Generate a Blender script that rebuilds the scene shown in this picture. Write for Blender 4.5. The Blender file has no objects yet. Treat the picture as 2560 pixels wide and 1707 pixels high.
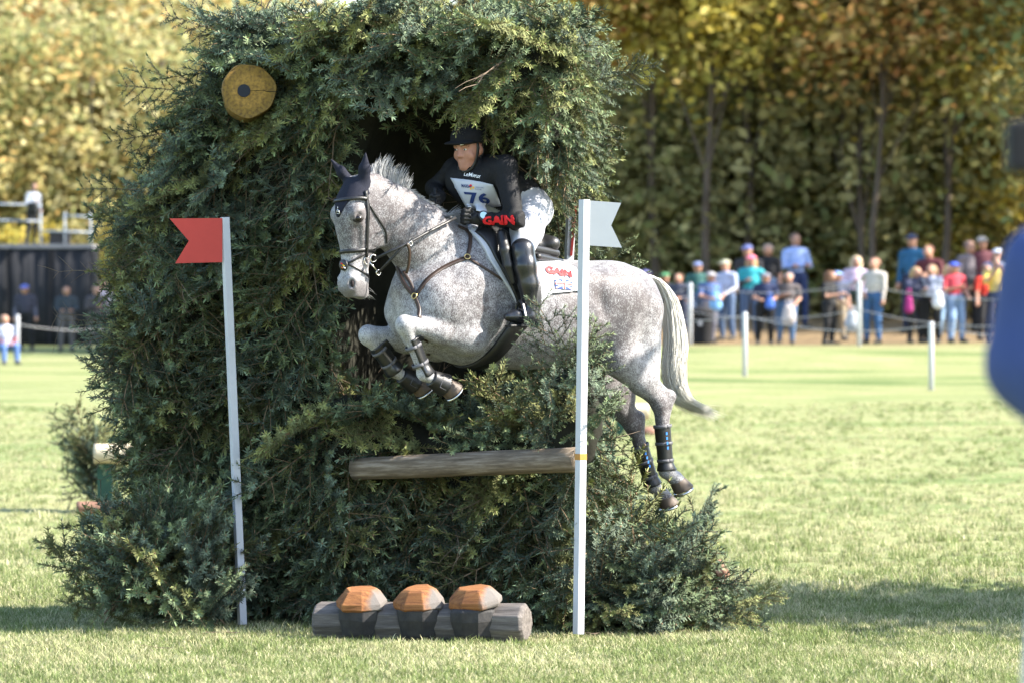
import bpy, bmesh, math, random
import numpy as np
from mathutils import Vector, Matrix, Euler
from mathutils.bvhtree import BVHTree

random.seed(7); rng = np.random.default_rng(7)
SC = bpy.context.scene
COL = SC.collection

# ------------------------------------------------------------------ camera
CAM_D, CAM_H, FPX = 28.0, 1.6, 12600.0           # distance to the fence, eye height, focal length in photo pixels
HORIZON = 870.0
cam_d = bpy.data.cameras.new('camera'); cam = bpy.data.objects.new('camera', cam_d); COL.objects.link(cam)
SC.camera = cam
cam.location = (0, -CAM_D, CAM_H)
cam.rotation_euler = (math.radians(90) + math.atan((HORIZON - 853.5) / FPX), 0, 0)
cam_d.sensor_width = 36.0
cam_d.lens = FPX / 2560 * 36
cam_d.clip_start = 0.5; cam_d.clip_end = 2000
cam_d.dof.use_dof = True
cam_d.dof.focus_distance = 28.0
cam_d.dof.aperture_fstop = 4.2

# ------------------------------------------------------------------ sky and sun
SUN_EL, SUN_AZ = 38.0, -5.0      # degrees above the horizon; degrees behind the fence plane, from the right
sx = math.cos(math.radians(SUN_EL)) * math.cos(math.radians(SUN_AZ))
sy = math.cos(math.radians(SUN_EL)) * math.sin(math.radians(SUN_AZ))
sz = math.sin(math.radians(SUN_EL))
SUN_DIR = Vector((sx, sy, sz))
world = bpy.data.worlds.new('World'); SC.world = world; world.use_nodes = True
wn = world.node_tree.nodes; wl = world.node_tree.links
wn.clear()
sky = wn.new('ShaderNodeTexSky'); sky.sky_type = 'NISHITA'; sky.sun_disc = False
sky.sun_elevation = math.radians(SUN_EL)
sky.sun_rotation = math.atan2(sx, sy)
bg = wn.new('ShaderNodeBackground'); bg.inputs['Strength'].default_value = 0.15
wo = wn.new('ShaderNodeOutputWorld')
wl.new(sky.outputs[0], bg.inputs[0]); wl.new(bg.outputs[0], wo.inputs[0])
sun_d = bpy.data.lights.new('sun', 'SUN'); sun_d.energy = 5.0; sun_d.angle = math.radians(0.53)
sun_d.color = (1.0, 0.93, 0.82)
sun = bpy.data.objects.new('sun', sun_d); COL.objects.link(sun)
sun.rotation_euler = SUN_DIR.to_track_quat('Z', 'Y').to_euler()
vs = SC.view_settings
vs.view_transform = 'Standard'; vs.look = 'None'; vs.exposure = 1.92; vs.gamma = 1.0
vs.use_curve_mapping = False
SC.render.engine = 'CYCLES'
SC.cycles.max_bounces = 6; SC.cycles.diffuse_bounces = 2; SC.cycles.glossy_bounces = 2; SC.cycles.transmission_bounces = 2; SC.cycles.transparent_max_bounces = 4

# ------------------------------------------------------------------ helpers: names, materials, meshes
def tag(o, label=None, cat=None, group=None, kind=None):
    if label: o['label'] = label
    if cat: o['category'] = cat
    if group: o['group'] = group
    if kind: o['kind'] = kind
    return o

def empty(name, loc=(0, 0, 0), mat=None):
    o = bpy.data.objects.new(name, None); COL.objects.link(o)
    o.empty_display_size = 0.2
    if mat is not None: o.matrix_world = mat
    else: o.location = loc
    return o

def lin(c):
    return tuple(((v / 255) / 12.92 if v / 255 <= 0.04045 else ((v / 255 + 0.055) / 1.055) ** 2.4) for v in c)

MATS = {}
def material(name, col, rough=0.7, var=0.0, scale=20.0, col2=None, spec=0.3, bump=0.0, bscale=60.0, metal=0.0,
             rand=0.0, stretch=(1, 1, 1), sheen=0.0, transl=0.0, coat=0.0, attr=None, contrast=1.0):
    """principled material: colour noise between col and col2 (or col darkened by var), fine bump, per-object value change"""
    m = bpy.data.materials.new(name); m.use_nodes = True
    N, L = m.node_tree.nodes, m.node_tree.links
    b = N['Principled BSDF']; out = N['Material Output']
    b.inputs['Roughness'].default_value = rough; b.inputs['Metallic'].default_value = metal
    b.inputs['Specular IOR Level'].default_value = spec
    if coat: b.inputs['Coat Weight'].default_value = coat; b.inputs['Coat Roughness'].default_value = 0.15
    if sheen: b.inputs['Sheen Weight'].default_value = sheen
    tc = N.new('ShaderNodeTexCoord'); mp = N.new('ShaderNodeMapping')
    mp.inputs['Scale'].default_value = stretch
    L.new(tc.outputs['Object'], mp.inputs[0])
    if col2 is None: col2 = tuple(c * (1 - var) for c in col)
    cur = None
    if attr:
        a = N.new('ShaderNodeAttribute'); a.attribute_name = attr; cur = a.outputs['Color']
        if var:
            nz = N.new('ShaderNodeTexNoise'); nz.inputs['Scale'].default_value = scale; nz.inputs['Detail'].default_value = 4
            L.new(mp.outputs[0], nz.inputs['Vector'])
            mr = N.new('ShaderNodeMapRange'); mr.inputs['From Min'].default_value = 0.3; mr.inputs['From Max'].default_value = 0.7
            mr.inputs['To Min'].default_value = 1 - var; mr.inputs['To Max'].default_value = 1 + var * 0.4
            L.new(nz.outputs['Fac'], mr.inputs['Value'])
            vm = N.new('ShaderNodeVectorMath'); vm.operation = 'SCALE'
            L.new(cur, vm.inputs[0]); L.new(mr.outputs[0], vm.inputs['Scale']); cur = vm.outputs[0]
    elif var or col2 != tuple(col):
        nz = N.new('ShaderNodeTexNoise'); nz.inputs['Scale'].default_value = scale; nz.inputs['Detail'].default_value = 5
        nz.inputs['Roughness'].default_value = 0.65
        L.new(mp.outputs[0], nz.inputs['Vector'])
        mr = N.new('ShaderNodeMapRange'); w = 0.22 / contrast
        mr.inputs['From Min'].default_value = 0.5 - w; mr.inputs['From Max'].default_value = 0.5 + w
        L.new(nz.outputs['Fac'], mr.inputs['Value'])
        mx = N.new('ShaderNodeMix'); mx.data_type = 'RGBA'
        mx.inputs['A'].default_value = (*col, 1); mx.inputs['B'].default_value = (*col2, 1)
        L.new(mr.outputs[0], mx.inputs['Factor']); cur = mx.outputs['Result']
    if rand:
        oi = N.new('ShaderNodeObjectInfo'); hs = N.new('ShaderNodeHueSaturation')
        r1 = N.new('ShaderNodeMapRange'); r1.inputs['To Min'].default_value = 1 - rand; r1.inputs['To Max'].default_value = 1 + rand
        L.new(oi.outputs['Random'], r1.inputs['Value']); L.new(r1.outputs[0], hs.inputs['Value'])
        if cur is not None: L.new(cur, hs.inputs['Color'])
        else: hs.inputs['Color'].default_value = (*col, 1)
        cur = hs.outputs['Color']
    if cur is not None: L.new(cur, b.inputs['Base Color'])
    else: b.inputs['Base Color'].default_value = (*col, 1)
    if bump:
        n2 = N.new('ShaderNodeTexNoise'); n2.inputs['Scale'].default_value = bscale; n2.inputs['Detail'].default_value = 4
        L.new(mp.outputs[0], n2.inputs['Vector'])
        bp = N.new('ShaderNodeBump'); bp.inputs['Strength'].default_value = bump; bp.inputs['Distance'].default_value = 0.01
        L.new(n2.outputs['Fac'], bp.inputs['Height']); L.new(bp.outputs[0], b.inputs['Normal'])
    if transl:
        tr = N.new('ShaderNodeBsdfTranslucent'); ms = N.new('ShaderNodeMixShader'); ms.inputs[0].default_value = transl
        if cur is not None: L.new(cur, tr.inputs['Color'])
        else: tr.inputs['Color'].default_value = (*col, 1)
        L.new(b.outputs[0], ms.inputs[1]); L.new(tr.outputs[0], ms.inputs[2]); L.new(ms.outputs[0], out.inputs['Surface'])
    MATS[name] = m
    return m

def mesh_np(name, V, F, smooth=True, mats=(), fm=None):
    """numpy verts + (n,3|4) faces -> mesh"""
    me = bpy.data.meshes.new(name)
    V = np.asarray(V, np.float32); F = np.asarray(F, np.int32)
    n, k = F.shape
    me.vertices.add(len(V)); me.vertices.foreach_set('co', V.ravel())
    me.loops.add(n * k); me.loops.foreach_set('vertex_index', F.ravel())
    me.polygons.add(n); me.polygons.foreach_set('loop_start', np.arange(0, n * k, k, dtype=np.int32))
    me.polygons.foreach_set('loop_total', np.full(n, k, np.int32))
    for m in mats: me.materials.append(m)
    if fm is not None: me.polygons.foreach_set('material_index', np.asarray(fm, np.int32))
    me.polygons.foreach_set('use_smooth', np.full(n, bool(smooth)))
    me.update(); me.validate()
    return me

def obj(name, me, mat=None, parent=None, mw=None):
    o = bpy.data.objects.new(name, me); COL.objects.link(o)
    if mat is not None:
        me.materials.clear(); me.materials.append(mat)
    if parent is not None: o.parent = parent
    if mw is not None: o.matrix_world = mw
    return o

class MB:
    """collects boxes, tubes and lathes into one mesh"""
    def __init__(s): s.v = []; s.f = []
    def add(s, V, F):
        o = len(s.v); s.v += [tuple(map(float, p)) for p in V]; s.f += [tuple(i + o for i in q) for q in F]
        return s
    def box(s, c, size, rot=None, taper=1.0):
        hx, hy, hz = [d / 2 for d in size]
        V = [Vector((x * (taper if z > 0 else 1), y * (taper if z > 0 else 1), z)) for x in (-hx, hx) for y in (-hy, hy) for z in (-hz, hz)]
        if rot is not None: V = [rot @ p for p in V]
        V = [p + Vector(c) for p in V]
        return s.add(V, [(0, 1, 3, 2), (4, 6, 7, 5), (0, 4, 5, 1), (2, 3, 7, 6), (0, 2, 6, 4), (1, 5, 7, 3)])
    def tube(s, pts, rad, n=8, cap=True, flat=None):
        pts = [Vector(p) for p in pts]
        if not hasattr(rad, '__len__'): rad = [rad] * len(pts)
        V = []; F = []; up = Vector((0.13, 0.21, 0.97)).normalized(); prev = None
        for i, p in enumerate(pts):
            d = (pts[min(i + 1, len(pts) - 1)] - pts[max(i - 1, 0)]).normalized()
            a = (prev if prev is not None else (up if abs(d.dot(up)) < 0.95 else Vector((1, 0, 0))))
            a = (a - d * a.dot(d)).normalized(); prev = a; b = d.cross(a)
            for j in range(n):
                t = 2 * math.pi * j / n
                V.append(p + a * math.cos(t) * rad[i] + b * math.sin(t) * rad[i])
        for i in range(len(pts) - 1):
            for j in range(n):
                F.append((i * n + j, i * n + (j + 1) % n, (i + 1) * n + (j + 1) % n, (i + 1) * n + j))
        if cap:
            F.append(tuple(range(n - 1, -1, -1))); F.append(tuple(range((len(pts) - 1) * n, len(pts) * n)))
        return s.add(V, F)
    def build(s, name, mat, parent=None, smooth=False, mw=None, bevel=0.0):
        me = bpy.data.meshes.new(name); me.from_pydata(s.v, [], s.f); me.update()
        if smooth: me.polygons.foreach_set('use_smooth', [True] * len(me.polygons))
        o = obj(name, me, mat, parent, mw)
        if bevel:
            md = o.modifiers.new('bevel', 'BEVEL'); md.width = bevel; md.segments = 2; md.limit_method = 'ANGLE'
        return o

def at(px, py, Y):
    """world point at depth Y (metres behind the fence's near corner) seen at photo pixel px, py"""
    D = CAM_D + Y
    return Vector(((px - 1280) / FPX * D, Y, CAM_H + (HORIZON - py) / FPX * D))

# ------------------------------------------------------------------ implicit modelling (smooth unions on a grid)
def catmull(xs, ys, q):
    xs = np.asarray(xs, float); ys = np.asarray(ys, float)
    m = np.gradient(ys, xs)
    i = np.clip(np.searchsorted(xs, q) - 1, 0, len(xs) - 2)
    h = xs[i + 1] - xs[i]; t = np.clip((q - xs[i]) / h, 0, 1)
    return ((2*t**3 - 3*t**2 + 1) * ys[i] + (t**3 - 2*t**2 + t) * h * m[i] + (-2*t**3 + 3*t**2) * ys[i + 1] + (t**3 - t**2) * h * m[i + 1])

class Field:
    def __init__(s, lo, hi, h):
        s.lo = np.array(lo, float); s.h = h
        s.n = np.ceil((np.array(hi) - s.lo) / h).astype(int) + 1
        s.ax = [s.lo[i] + h * np.arange(s.n[i]) for i in range(3)]
        s.f = np.full(s.n, 0.5, np.float32); s.lab = np.zeros(s.n, np.int8)
    def sub(s, lo, hi):
        a = np.clip(np.floor((np.array(lo) - s.lo) / s.h).astype(int), 0, s.n - 1)
        b = np.clip(np.ceil((np.array(hi) - s.lo) / s.h).astype(int) + 1, 1, s.n)
        sl = tuple(slice(a[i], max(b[i], a[i] + 1)) for i in range(3))
        P = [s.ax[0][sl[0]][:, None, None], s.ax[1][sl[1]][None, :, None], s.ax[2][sl[2]][None, None, :]]
        return sl, P
    def put(s, sl, d, k, lab, op='u'):
        a = s.f[sl]
        if op == 'u':
            hh = np.maximum(k - np.abs(a - d), 0) / max(k, 1e-6)
            if lab is not None:
                s.lab[sl] = np.where(d < a, lab, s.lab[sl])
            s.f[sl] = np.minimum(a, d) - hh * hh * k * 0.25
        elif op == 's':
            d = -d
            hh = np.maximum(k - np.abs(a - d), 0) / max(k, 1e-6)
            s.f[sl] = np.maximum(a, d) + hh * hh * k * 0.25
    def cone(s, p0, p1, r0, r1, k=0.03, side=None, asp=1.0, lab=None, op='u'):
        p0 = np.array(p0, float); p1 = np.array(p1, float)
        m = max(r0, r1) * max(1, asp) + k + 3 * s.h
        sl, P = s.sub(np.minimum(p0, p1) - m, np.maximum(p0, p1) + m)
        pa = [P[i] - p0[i] for i in range(3)]; ba = p1 - p0; bb = max(float(ba @ ba), 1e-9)
        t = np.clip((pa[0] * ba[0] + pa[1] * ba[1] + pa[2] * ba[2]) / bb, 0, 1)
        d = [pa[i] - t * ba[i] for i in range(3)]
        if side is not None:
            sd = np.array(side, float); sd /= np.linalg.norm(sd)
            ds = (d[0] * sd[0] + d[1] * sd[1] + d[2] * sd[2]) * (1 / asp - 1)
            d = [d[i] + ds * sd[i] for i in range(3)]
        dist = np.sqrt(d[0]**2 + d[1]**2 + d[2]**2) - (r0 + (r1 - r0) * t)
        if side is not None and asp < 1: dist = dist * (0.5 + 0.5 * asp)
        s.put(sl, dist.astype(np.float32), k, lab, op)
    def chain(s, pts, rads, k=0.02, **kw):
        for i in range(len(pts) - 1): s.cone(pts[i], pts[i + 1], rads[i], rads[i + 1], k, **kw)
    def ell(s, c, r, R=None, k=0.03, lab=None, op='u'):
        c = np.array(c, float); r = np.array(r, float) * np.ones(3); m = r.max() + k + 3 * s.h
        sl, P = s.sub(c - m, c + m)
        p = [P[i] - c[i] for i in range(3)]
        if R is not None:
            R = np.array(R, float); p = [p[0] * R[j][0] + p[1] * R[j][1] + p[2] * R[j][2] for j in range(3)]
        e = np.sqrt(sum((p[i] / r[i])**2 for i in range(3)))
        e2 = np.sqrt(sum((p[i] / r[i]**2)**2 for i in range(3)))
        d = np.where(e2 > 1e-6, e * (e - 1) / np.maximum(e2, 1e-6), -r.min())
        s.put(sl, d.astype(np.float32), k, lab, op)
    def loft(s, o, A, B, C, tab, k=0.03, n=2.3, lab=None):
        """body along axis A from origin o; rows of tab: s, front limit along B, back limit along B, half width along C"""
        o, A, B, C = [np.array(v, float) for v in (o, A, B, C)]
        tab = np.array(tab, float); m = np.abs(tab[:, 1:]).max() + k + 3 * s.h
        e0 = o + A * tab[0, 0]; e1 = o + A * tab[-1, 0]
        sl, P = s.sub(np.minimum(e0, e1) - m, np.maximum(e0, e1) + m)
        p = [P[i] - o[i] for i in range(3)]
        q = [p[0] * V[0] + p[1] * V[1] + p[2] * V[2] for V in (A, B, C)]
        sc = np.clip(q[0], tab[0, 0], tab[-1, 0])
        tq = np.linspace(tab[0, 0], tab[-1, 0], 256)
        vals = [np.interp(sc, tq, catmull(tab[:, 0], tab[:, j], tq)) for j in (1, 2, 3)]
        bc = (vals[0] + vals[1]) / 2; rb = np.abs(vals[0] - vals[1]) / 2; hw = vals[2]
        e = ((np.abs(q[1] - bc) / rb)**n + (np.abs(q[2]) / hw)**n)**(1 / n)
        d = (e - 1) * np.minimum(rb, hw)
        ds = q[0] - sc
        d = np.where(ds != 0, np.sqrt(np.maximum(d, 0)**2 + ds**2), d)
        s.put(sl, d.astype(np.float32), k, lab)
    def surface(s, smooth=3):
        f = s.f; neg = f < 0
        c = np.zeros(s.n - 1, np.int8)
        offs = [(i, j, k) for i in (0, 1) for j in (0, 1) for k in (0, 1)]
        for i, j, k in offs:
            c += neg[i:s.n[0]-1+i, j:s.n[1]-1+j, k:s.n[2]-1+k]
        act = (c > 0) & (c < 8)
        idx = np.argwhere(act); ids = np.full(act.shape, -1, np.int32); ids[act] = np.arange(len(idx))
        cv = {o: f[idx[:, 0] + o[0], idx[:, 1] + o[1], idx[:, 2] + o[2]] for o in offs}
        acc = np.zeros((len(idx), 3)); cnt = np.zeros(len(idx))
        for o in offs:
            for a in range(3):
                if o[a] == 0:
                    o2 = list(o); o2[a] = 1; o2 = tuple(o2)
                    x, y = cv[o], cv[o2]; cr = (x < 0) != (y < 0)
                    t = np.where(cr, x / np.where(cr, x - y, 1), 0)
                    pt = np.tile(np.array(o, float), (len(idx), 1)); pt[:, a] = t
                    acc[cr] += pt[cr]; cnt[cr] += 1
        V = s.lo + (idx + acc / cnt[:, None]) * s.h
        Fs = []
        for a in range(3):
            b, d = (a + 1) % 3, (a + 2) % 3
            s0 = [slice(None)] * 3; s1 = [slice(None)] * 3
            s0[a] = slice(0, -1); s1[a] = slice(1, None)
            x = neg[tuple(s0)]; y = neg[tuple(s1)]
            e = np.argwhere(x != y)
            e = e[(e[:, b] > 0) & (e[:, d] > 0) & (e[:, b] < s.n[b] - 1) & (e[:, d] < s.n[d] - 1)]
            if not len(e): continue
            fl = x[e[:, 0], e[:, 1], e[:, 2]]
            def cell(db, dd):
                g = e.copy(); g[:, b] += db; g[:, d] += dd
                return ids[g[:, 0], g[:, 1], g[:, 2]]
            q = np.stack([cell(-1, -1), cell(0, -1), cell(0, 0), cell(-1, 0)], 1)
            q[~fl] = q[~fl][:, ::-1]
            Fs.append(q)
        F = np.concatenate(Fs)
        # taubin smoothing keeps the volume
        E = np.concatenate([F[:, [0, 1]], F[:, [1, 2]], F[:, [2, 3]], F[:, [3, 0]]])
        deg = np.bincount(E[:, 0], minlength=len(V)) + np.bincount(E[:, 1], minlength=len(V))
        for it in range(smooth):
            for lam in (0.55, -0.56):
                A = np.zeros_like(V)
                for ax in range(3):
                    A[:, ax] = np.bincount(E[:, 0], V[E[:, 1], ax], len(V)) + np.bincount(E[:, 1], V[E[:, 0], ax], len(V))
                V = V + lam * (A / np.maximum(deg, 1)[:, None] - V)
        s.V, s.F, s.idx = V, F, idx
        return V, F
    def face_labels(s):
        l = s.lab[s.idx[:, 0], s.idx[:, 1], s.idx[:, 2]]
        return l[s.F[:, 0]]
    def sample(s, P):
        g = np.clip(((P - s.lo) / s.h).round().astype(int), 0, s.n - 1)
        return s.f[g[:, 0], g[:, 1], g[:, 2]]

def set_attr(me, name, vals):
    """per-vertex colour attribute (float or rgb)"""
    vals = np.asarray(vals, np.float32)
    if vals.ndim == 1: vals = np.repeat(vals[:, None], 3, 1)
    a = me.color_attributes.new(name, 'FLOAT_COLOR', 'POINT')
    a.data.foreach_set('color', np.concatenate([vals, np.ones((len(vals), 1), np.float32)], 1).ravel())

def fbm(P, seed, scale, oct=3):
    """cheap smooth value noise for modelling (numpy), roughly -1..1"""
    r = np.random.default_rng(seed); out = np.zeros(len(P)); amp = 1.0
    for o in range(oct):
        for j in range(3):
            d = r.normal(size=3); d /= np.linalg.norm(d)
            out += amp * np.sin((P @ d) * scale * (1 + 0.3 * j) + r.uniform(0, 6.28)) / 3
        scale *= 2.1; amp *= 0.5
    return out
# ================================================================== ground
def smooth01(x, a, b):
    t = np.clip((x - a) / (b - a), 0, 1); return t * t * (3 - 2 * t)
RP = [(-60, 0), (-28, 0), (3, 0), (12, .10), (32, .50), (52, 1.05), (57, 1.22), (68, 1.62), (74, 1.74), (82, 1.95), (92, 2.3), (130, 4.2), (200, 8), (400, 20)]
LP_ = [(-60, 0), (-28, 0), (3, 0), (12, .12), (32, .55), (56, .95), (82, 1.3), (97, 1.66), (112, 1.8), (140, 2.6), (200, 5.5), (400, 20)]
def terrain(X, Y):
    X = np.asarray(X, float); Y = np.asarray(Y, float)
    r = np.interp(Y, [p[0] for p in RP], [p[1] for p in RP]); l = np.interp(Y, [p[0] for p in LP_], [p[1] for p in LP_])
    w = smooth01(X, -7, 2)
    z = l * (1 - w) + r * w
    z = z + (np.sin(X * .9 + Y * .35) * .012 + np.sin(X * .31 - Y * .21 + 1) * .03) * smooth01(Y, 4, 14)
    return z + .004 * np.sin(X * 2.3 + 1.3 * np.sin(Y * 1.7)) * np.cos(Y * 2.1)
def gz(x, y): return float(terrain(np.array([x]), np.array([y]))[0])

def ground_material():
    m = bpy.data.materials.new('meadow'); m.use_nodes = True
    N, L = m.node_tree.nodes, m.node_tree.links; b = N['Principled BSDF']; b.inputs['Roughness'].default_value = .9; b.inputs['Specular IOR Level'].default_value = .15
    g = N.new('ShaderNodeNewGeometry')
    def noise(sc, det, strech=(1, 1, 1)):
        mp = N.new('ShaderNodeMapping'); mp.inputs['Scale'].default_value = strech; L.new(g.outputs['Position'], mp.inputs[0])
        n = N.new('ShaderNodeTexNoise'); n.inputs['Scale'].default_value = sc; n.inputs['Detail'].default_value = det; L.new(mp.outputs[0], n.inputs['Vector']); return n.outputs['Fac']
    def ramp(f, stops):
        r = N.new('ShaderNodeValToRGB'); L.new(f, r.inputs[0])
        while len(r.color_ramp.elements) < len(stops): r.color_ramp.elements.new(.5)
        for e, (p, c) in zip(r.color_ramp.elements, stops): e.position = p; e.color = (*c, 1)
        return r.outputs[0]
    big = ramp(noise(.55, 6, (.45, 1, 1)), [(.32, (.105, .145, .045)), (.42, (.165, .20, .072)), (.52, (.255, .255, .12)), (.58, (.195, .22, .083)), (.72, (.31, .28, .16))])
    fine = ramp(noise(22, 5), [(.30, (.35, .38, .28)), (.55, (1, 1, 1)), (.8, (1.25, 1.2, 1.0))])
    mx = N.new('ShaderNodeMix'); mx.data_type = 'RGBA'; mx.blend_type = 'MULTIPLY'; mx.inputs['Factor'].default_value = .8
    L.new(big, mx.inputs['A']); L.new(fine, mx.inputs['B'])
    # bare leaf litter under the trees
    sep = N.new('ShaderNodeSeparateXYZ'); L.new(g.outputs['Position'], sep.inputs[0])
    mr = N.new('ShaderNodeMapRange'); mr.inputs['From Min'].default_value = 69; mr.inputs['From Max'].default_value = 73
    nn = noise(.6, 3); ad = N.new('ShaderNodeMath'); ad.operation = 'MULTIPLY_ADD'; ad.inputs[1].default_value = 4; L.new(nn, ad.inputs[0]); L.new(sep.outputs['Y'], ad.inputs[2])
    L.new(ad.outputs[0], mr.inputs['Value'])
    xr = N.new('ShaderNodeMapRange'); xr.inputs['From Min'].default_value = -3; xr.inputs['From Max'].default_value = -1; L.new(sep.outputs['X'], xr.inputs['Value'])
    mu = N.new('ShaderNodeMath'); mu.operation = 'MULTIPLY'; L.new(mr.outputs[0], mu.inputs[0]); L.new(xr.outputs[0], mu.inputs[1])
    lit = ramp(noise(3, 6), [(.35, (.10, .07, .04)), (.65, (.26, .18, .09))])
    m2 = N.new('ShaderNodeMix'); m2.data_type = 'RGBA'; L.new(mu.outputs[0], m2.inputs['Factor']); L.new(mx.outputs['Result'], m2.inputs['A']); L.new(lit, m2.inputs['B'])
    L.new(m2.outputs['Result'], b.inputs['Base Color'])
    bp = N.new('ShaderNodeBump'); bp.inputs['Strength'].default_value = .6; bp.inputs['Distance'].default_value = .04; L.new(noise(40, 4), bp.inputs['Height']); L.new(bp.outputs[0], b.inputs['Normal'])
    return m
ys = np.concatenate([np.linspace(-60, -8, 20), np.linspace(-7, 14, 70), np.linspace(15, 120, 90), np.linspace(124, 400, 30)])
xs = np.concatenate([np.linspace(-160, -22, 16), np.linspace(-20, 20, 81), np.linspace(22, 160, 16)])
GX, GY = np.meshgrid(xs, ys); GZ = terrain(GX, GY); nx = len(xs)
ii, jj = np.meshgrid(np.arange(len(ys) - 1), np.arange(nx - 1), indexing='ij'); a_ = (ii * nx + jj).ravel()
ground = obj('ground', mesh_np('ground', np.stack([GX.ravel(), GY.ravel(), GZ.ravel()], 1), np.stack([a_, a_ + 1, a_ + nx + 1, a_ + nx], 1)), ground_material())
tag(ground, kind='structure')

# ---- instancing by geometry nodes (only for what nobody could count)
def scatter(name, pts, rot, scl, protos, parent=None, pick=None):
    """one object; every vertex carries a rotation, a scale and the index of a prototype"""
    me = bpy.data.meshes.new(name); me.vertices.add(len(pts)); me.vertices.foreach_set('co', np.asarray(pts, np.float32).ravel())
    a = me.attributes.new('rot', 'FLOAT_VECTOR', 'POINT'); a.data.foreach_set('vector', np.asarray(rot, np.float32).ravel())
    a = me.attributes.new('scl', 'FLOAT', 'POINT'); a.data.foreach_set('value', np.asarray(scl, np.float32))
    a = me.attributes.new('pick', 'INT', 'POINT'); a.data.foreach_set('value', np.asarray(pick if pick is not None else rng.integers(0, len(protos), len(pts)), np.int32))
    o = bpy.data.objects.new(name, me); COL.objects.link(o)
    if parent: o.parent = parent
    pc = bpy.data.collections.new(name + '_source')
    for i, m in enumerate(protos):
        po = bpy.data.objects.new('%s_source_%02d' % (name, i), m); pc.objects.link(po)
    ng = bpy.data.node_groups.new(name, 'GeometryNodeTree')
    ng.interface.new_socket('Geometry', in_out='INPUT', socket_type='NodeSocketGeometry'); ng.interface.new_socket('Geometry', in_out='OUTPUT', socket_type='NodeSocketGeometry')
    N, L = ng.nodes, ng.links
    gi = N.new('NodeGroupInput'); go = N.new('NodeGroupOutput'); ip = N.new('GeometryNodeInstanceOnPoints')
    ci = N.new('GeometryNodeCollectionInfo'); ci.inputs['Collection'].default_value = pc; ci.inputs['Separate Children'].default_value = True; ci.inputs['Reset Children'].default_value = True
    def na(nm, ty):
        n = N.new('GeometryNodeInputNamedAttribute'); n.data_type = ty; n.inputs['Name'].default_value = nm; return n.outputs['Attribute']
    L.new(gi.outputs[0], ip.inputs['Points']); L.new(ci.outputs[0], ip.inputs['Instance']); ip.inputs['Pick Instance'].default_value = True
    L.new(na('pick', 'INT'), ip.inputs['Instance Index']); L.new(na('rot', 'FLOAT_VECTOR'), ip.inputs['Rotation']); L.new(na('scl', 'FLOAT'), ip.inputs['Scale'])
    L.new(ip.outputs[0], go.inputs[0])
    md = o.modifiers.new('scatter', 'NODES'); md.node_group = ng
    return o

def grass_tuft(seed, n, h, spread, dry):
    r = np.random.default_rng(seed); Vs = []; Fs = []; cols = []
    for i in range(n):
        x, y = r.normal(0, spread, 2); a = r.uniform(0, 6.28); H = h * r.uniform(.45, 1.25); w = r.uniform(.0018, .0034); ln = r.uniform(.15, .9) * H
        d = np.array((math.cos(a), math.sin(a), 0)); s = np.array((-d[1], d[0], 0)) * w; b = np.array((x, y, -.005))
        m = b + d * ln * .35 + np.array((0, 0, H * .6)); t = b + d * ln + np.array((0, 0, H * r.uniform(.75, 1.0)))
        o = len(Vs); Vs += [b - s, b + s, m + s * .8, m - s * .8, t]; Fs += [(o, o + 1, o + 2), (o, o + 2, o + 3), (o + 3, o + 2, o + 4)]
        q = r.random() + dry; c = np.array((.15, .195, .06)) if q < .36 else (np.array((.27, .295, .13)) if q < .66 else np.array((.44, .41, .24)))
        cols += [c * r.uniform(.75, 1.2)] * 5
    me = mesh_np('grass_tuft', np.array(Vs), np.array(Fs), False); set_attr(me, 'tint', np.array(cols)); me.materials.append(M_grass); return me
M_grass = material('grass_blades', (.2, .22, .07), .65, attr='tint', rand=.22, transl=.3, spec=.2)
tufts = [grass_tuft(i, 26, (.05, .07, .06, .045, .055, .06)[i], .03, (-.15, -.1, 0, .15, .25, .3)[i]) for i in range(6)]
def scatter_grass(n, x0, x1, y0, y1, scale, keep):
    X = rng.uniform(x0, x1, n); Y = rng.uniform(y0, y1, n)
    if keep is None:      # thinning out with distance
        Y = 3.5 + 40 * Y ** 1.8; X = rng.uniform(-1, 1, n) * ((Y + 28) * .118 + .8)
    else: k = keep(X, Y); X, Y = X[k], Y[k]
    return np.stack([X, Y, terrain(X, Y)], 1), np.stack([rng.normal(0, .12, len(X)), rng.normal(0, .12, len(X)), rng.uniform(0, 6.28, len(X))], 1), scale * rng.uniform(.7, 1.3, len(X))
parts_ = [scatter_grass(27500, -4.3, 4.3, -4.4, 3.5, .76, lambda X, Y: np.abs(X) < (Y + 28) * .108 + .9),
          scatter_grass(19000, -7.5, 7.5, 0, 1, .85, None)]
gp = np.concatenate([p[0] for p in parts_]); patch = fbm(gp * np.array((1, 1, 0)), 77, 2.2, 3) + rng.normal(0, .45, len(gp))      # greener and drier patches, taller here and there
grass = scatter('grass', gp, np.concatenate([p[1] for p in parts_]), np.concatenate([p[2] for p in parts_]) * (1 + .25 * np.clip(fbm(gp * np.array((1, 1, 0)), 78, 3.1, 2), -1, 1)), tufts, pick=np.clip(np.floor((patch + 1.1) / 2.2 * 6), 0, 5).astype(int))
tag(grass, 'short mown green and straw-coloured grass of the meadow', 'grass', kind='stuff')
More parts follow.
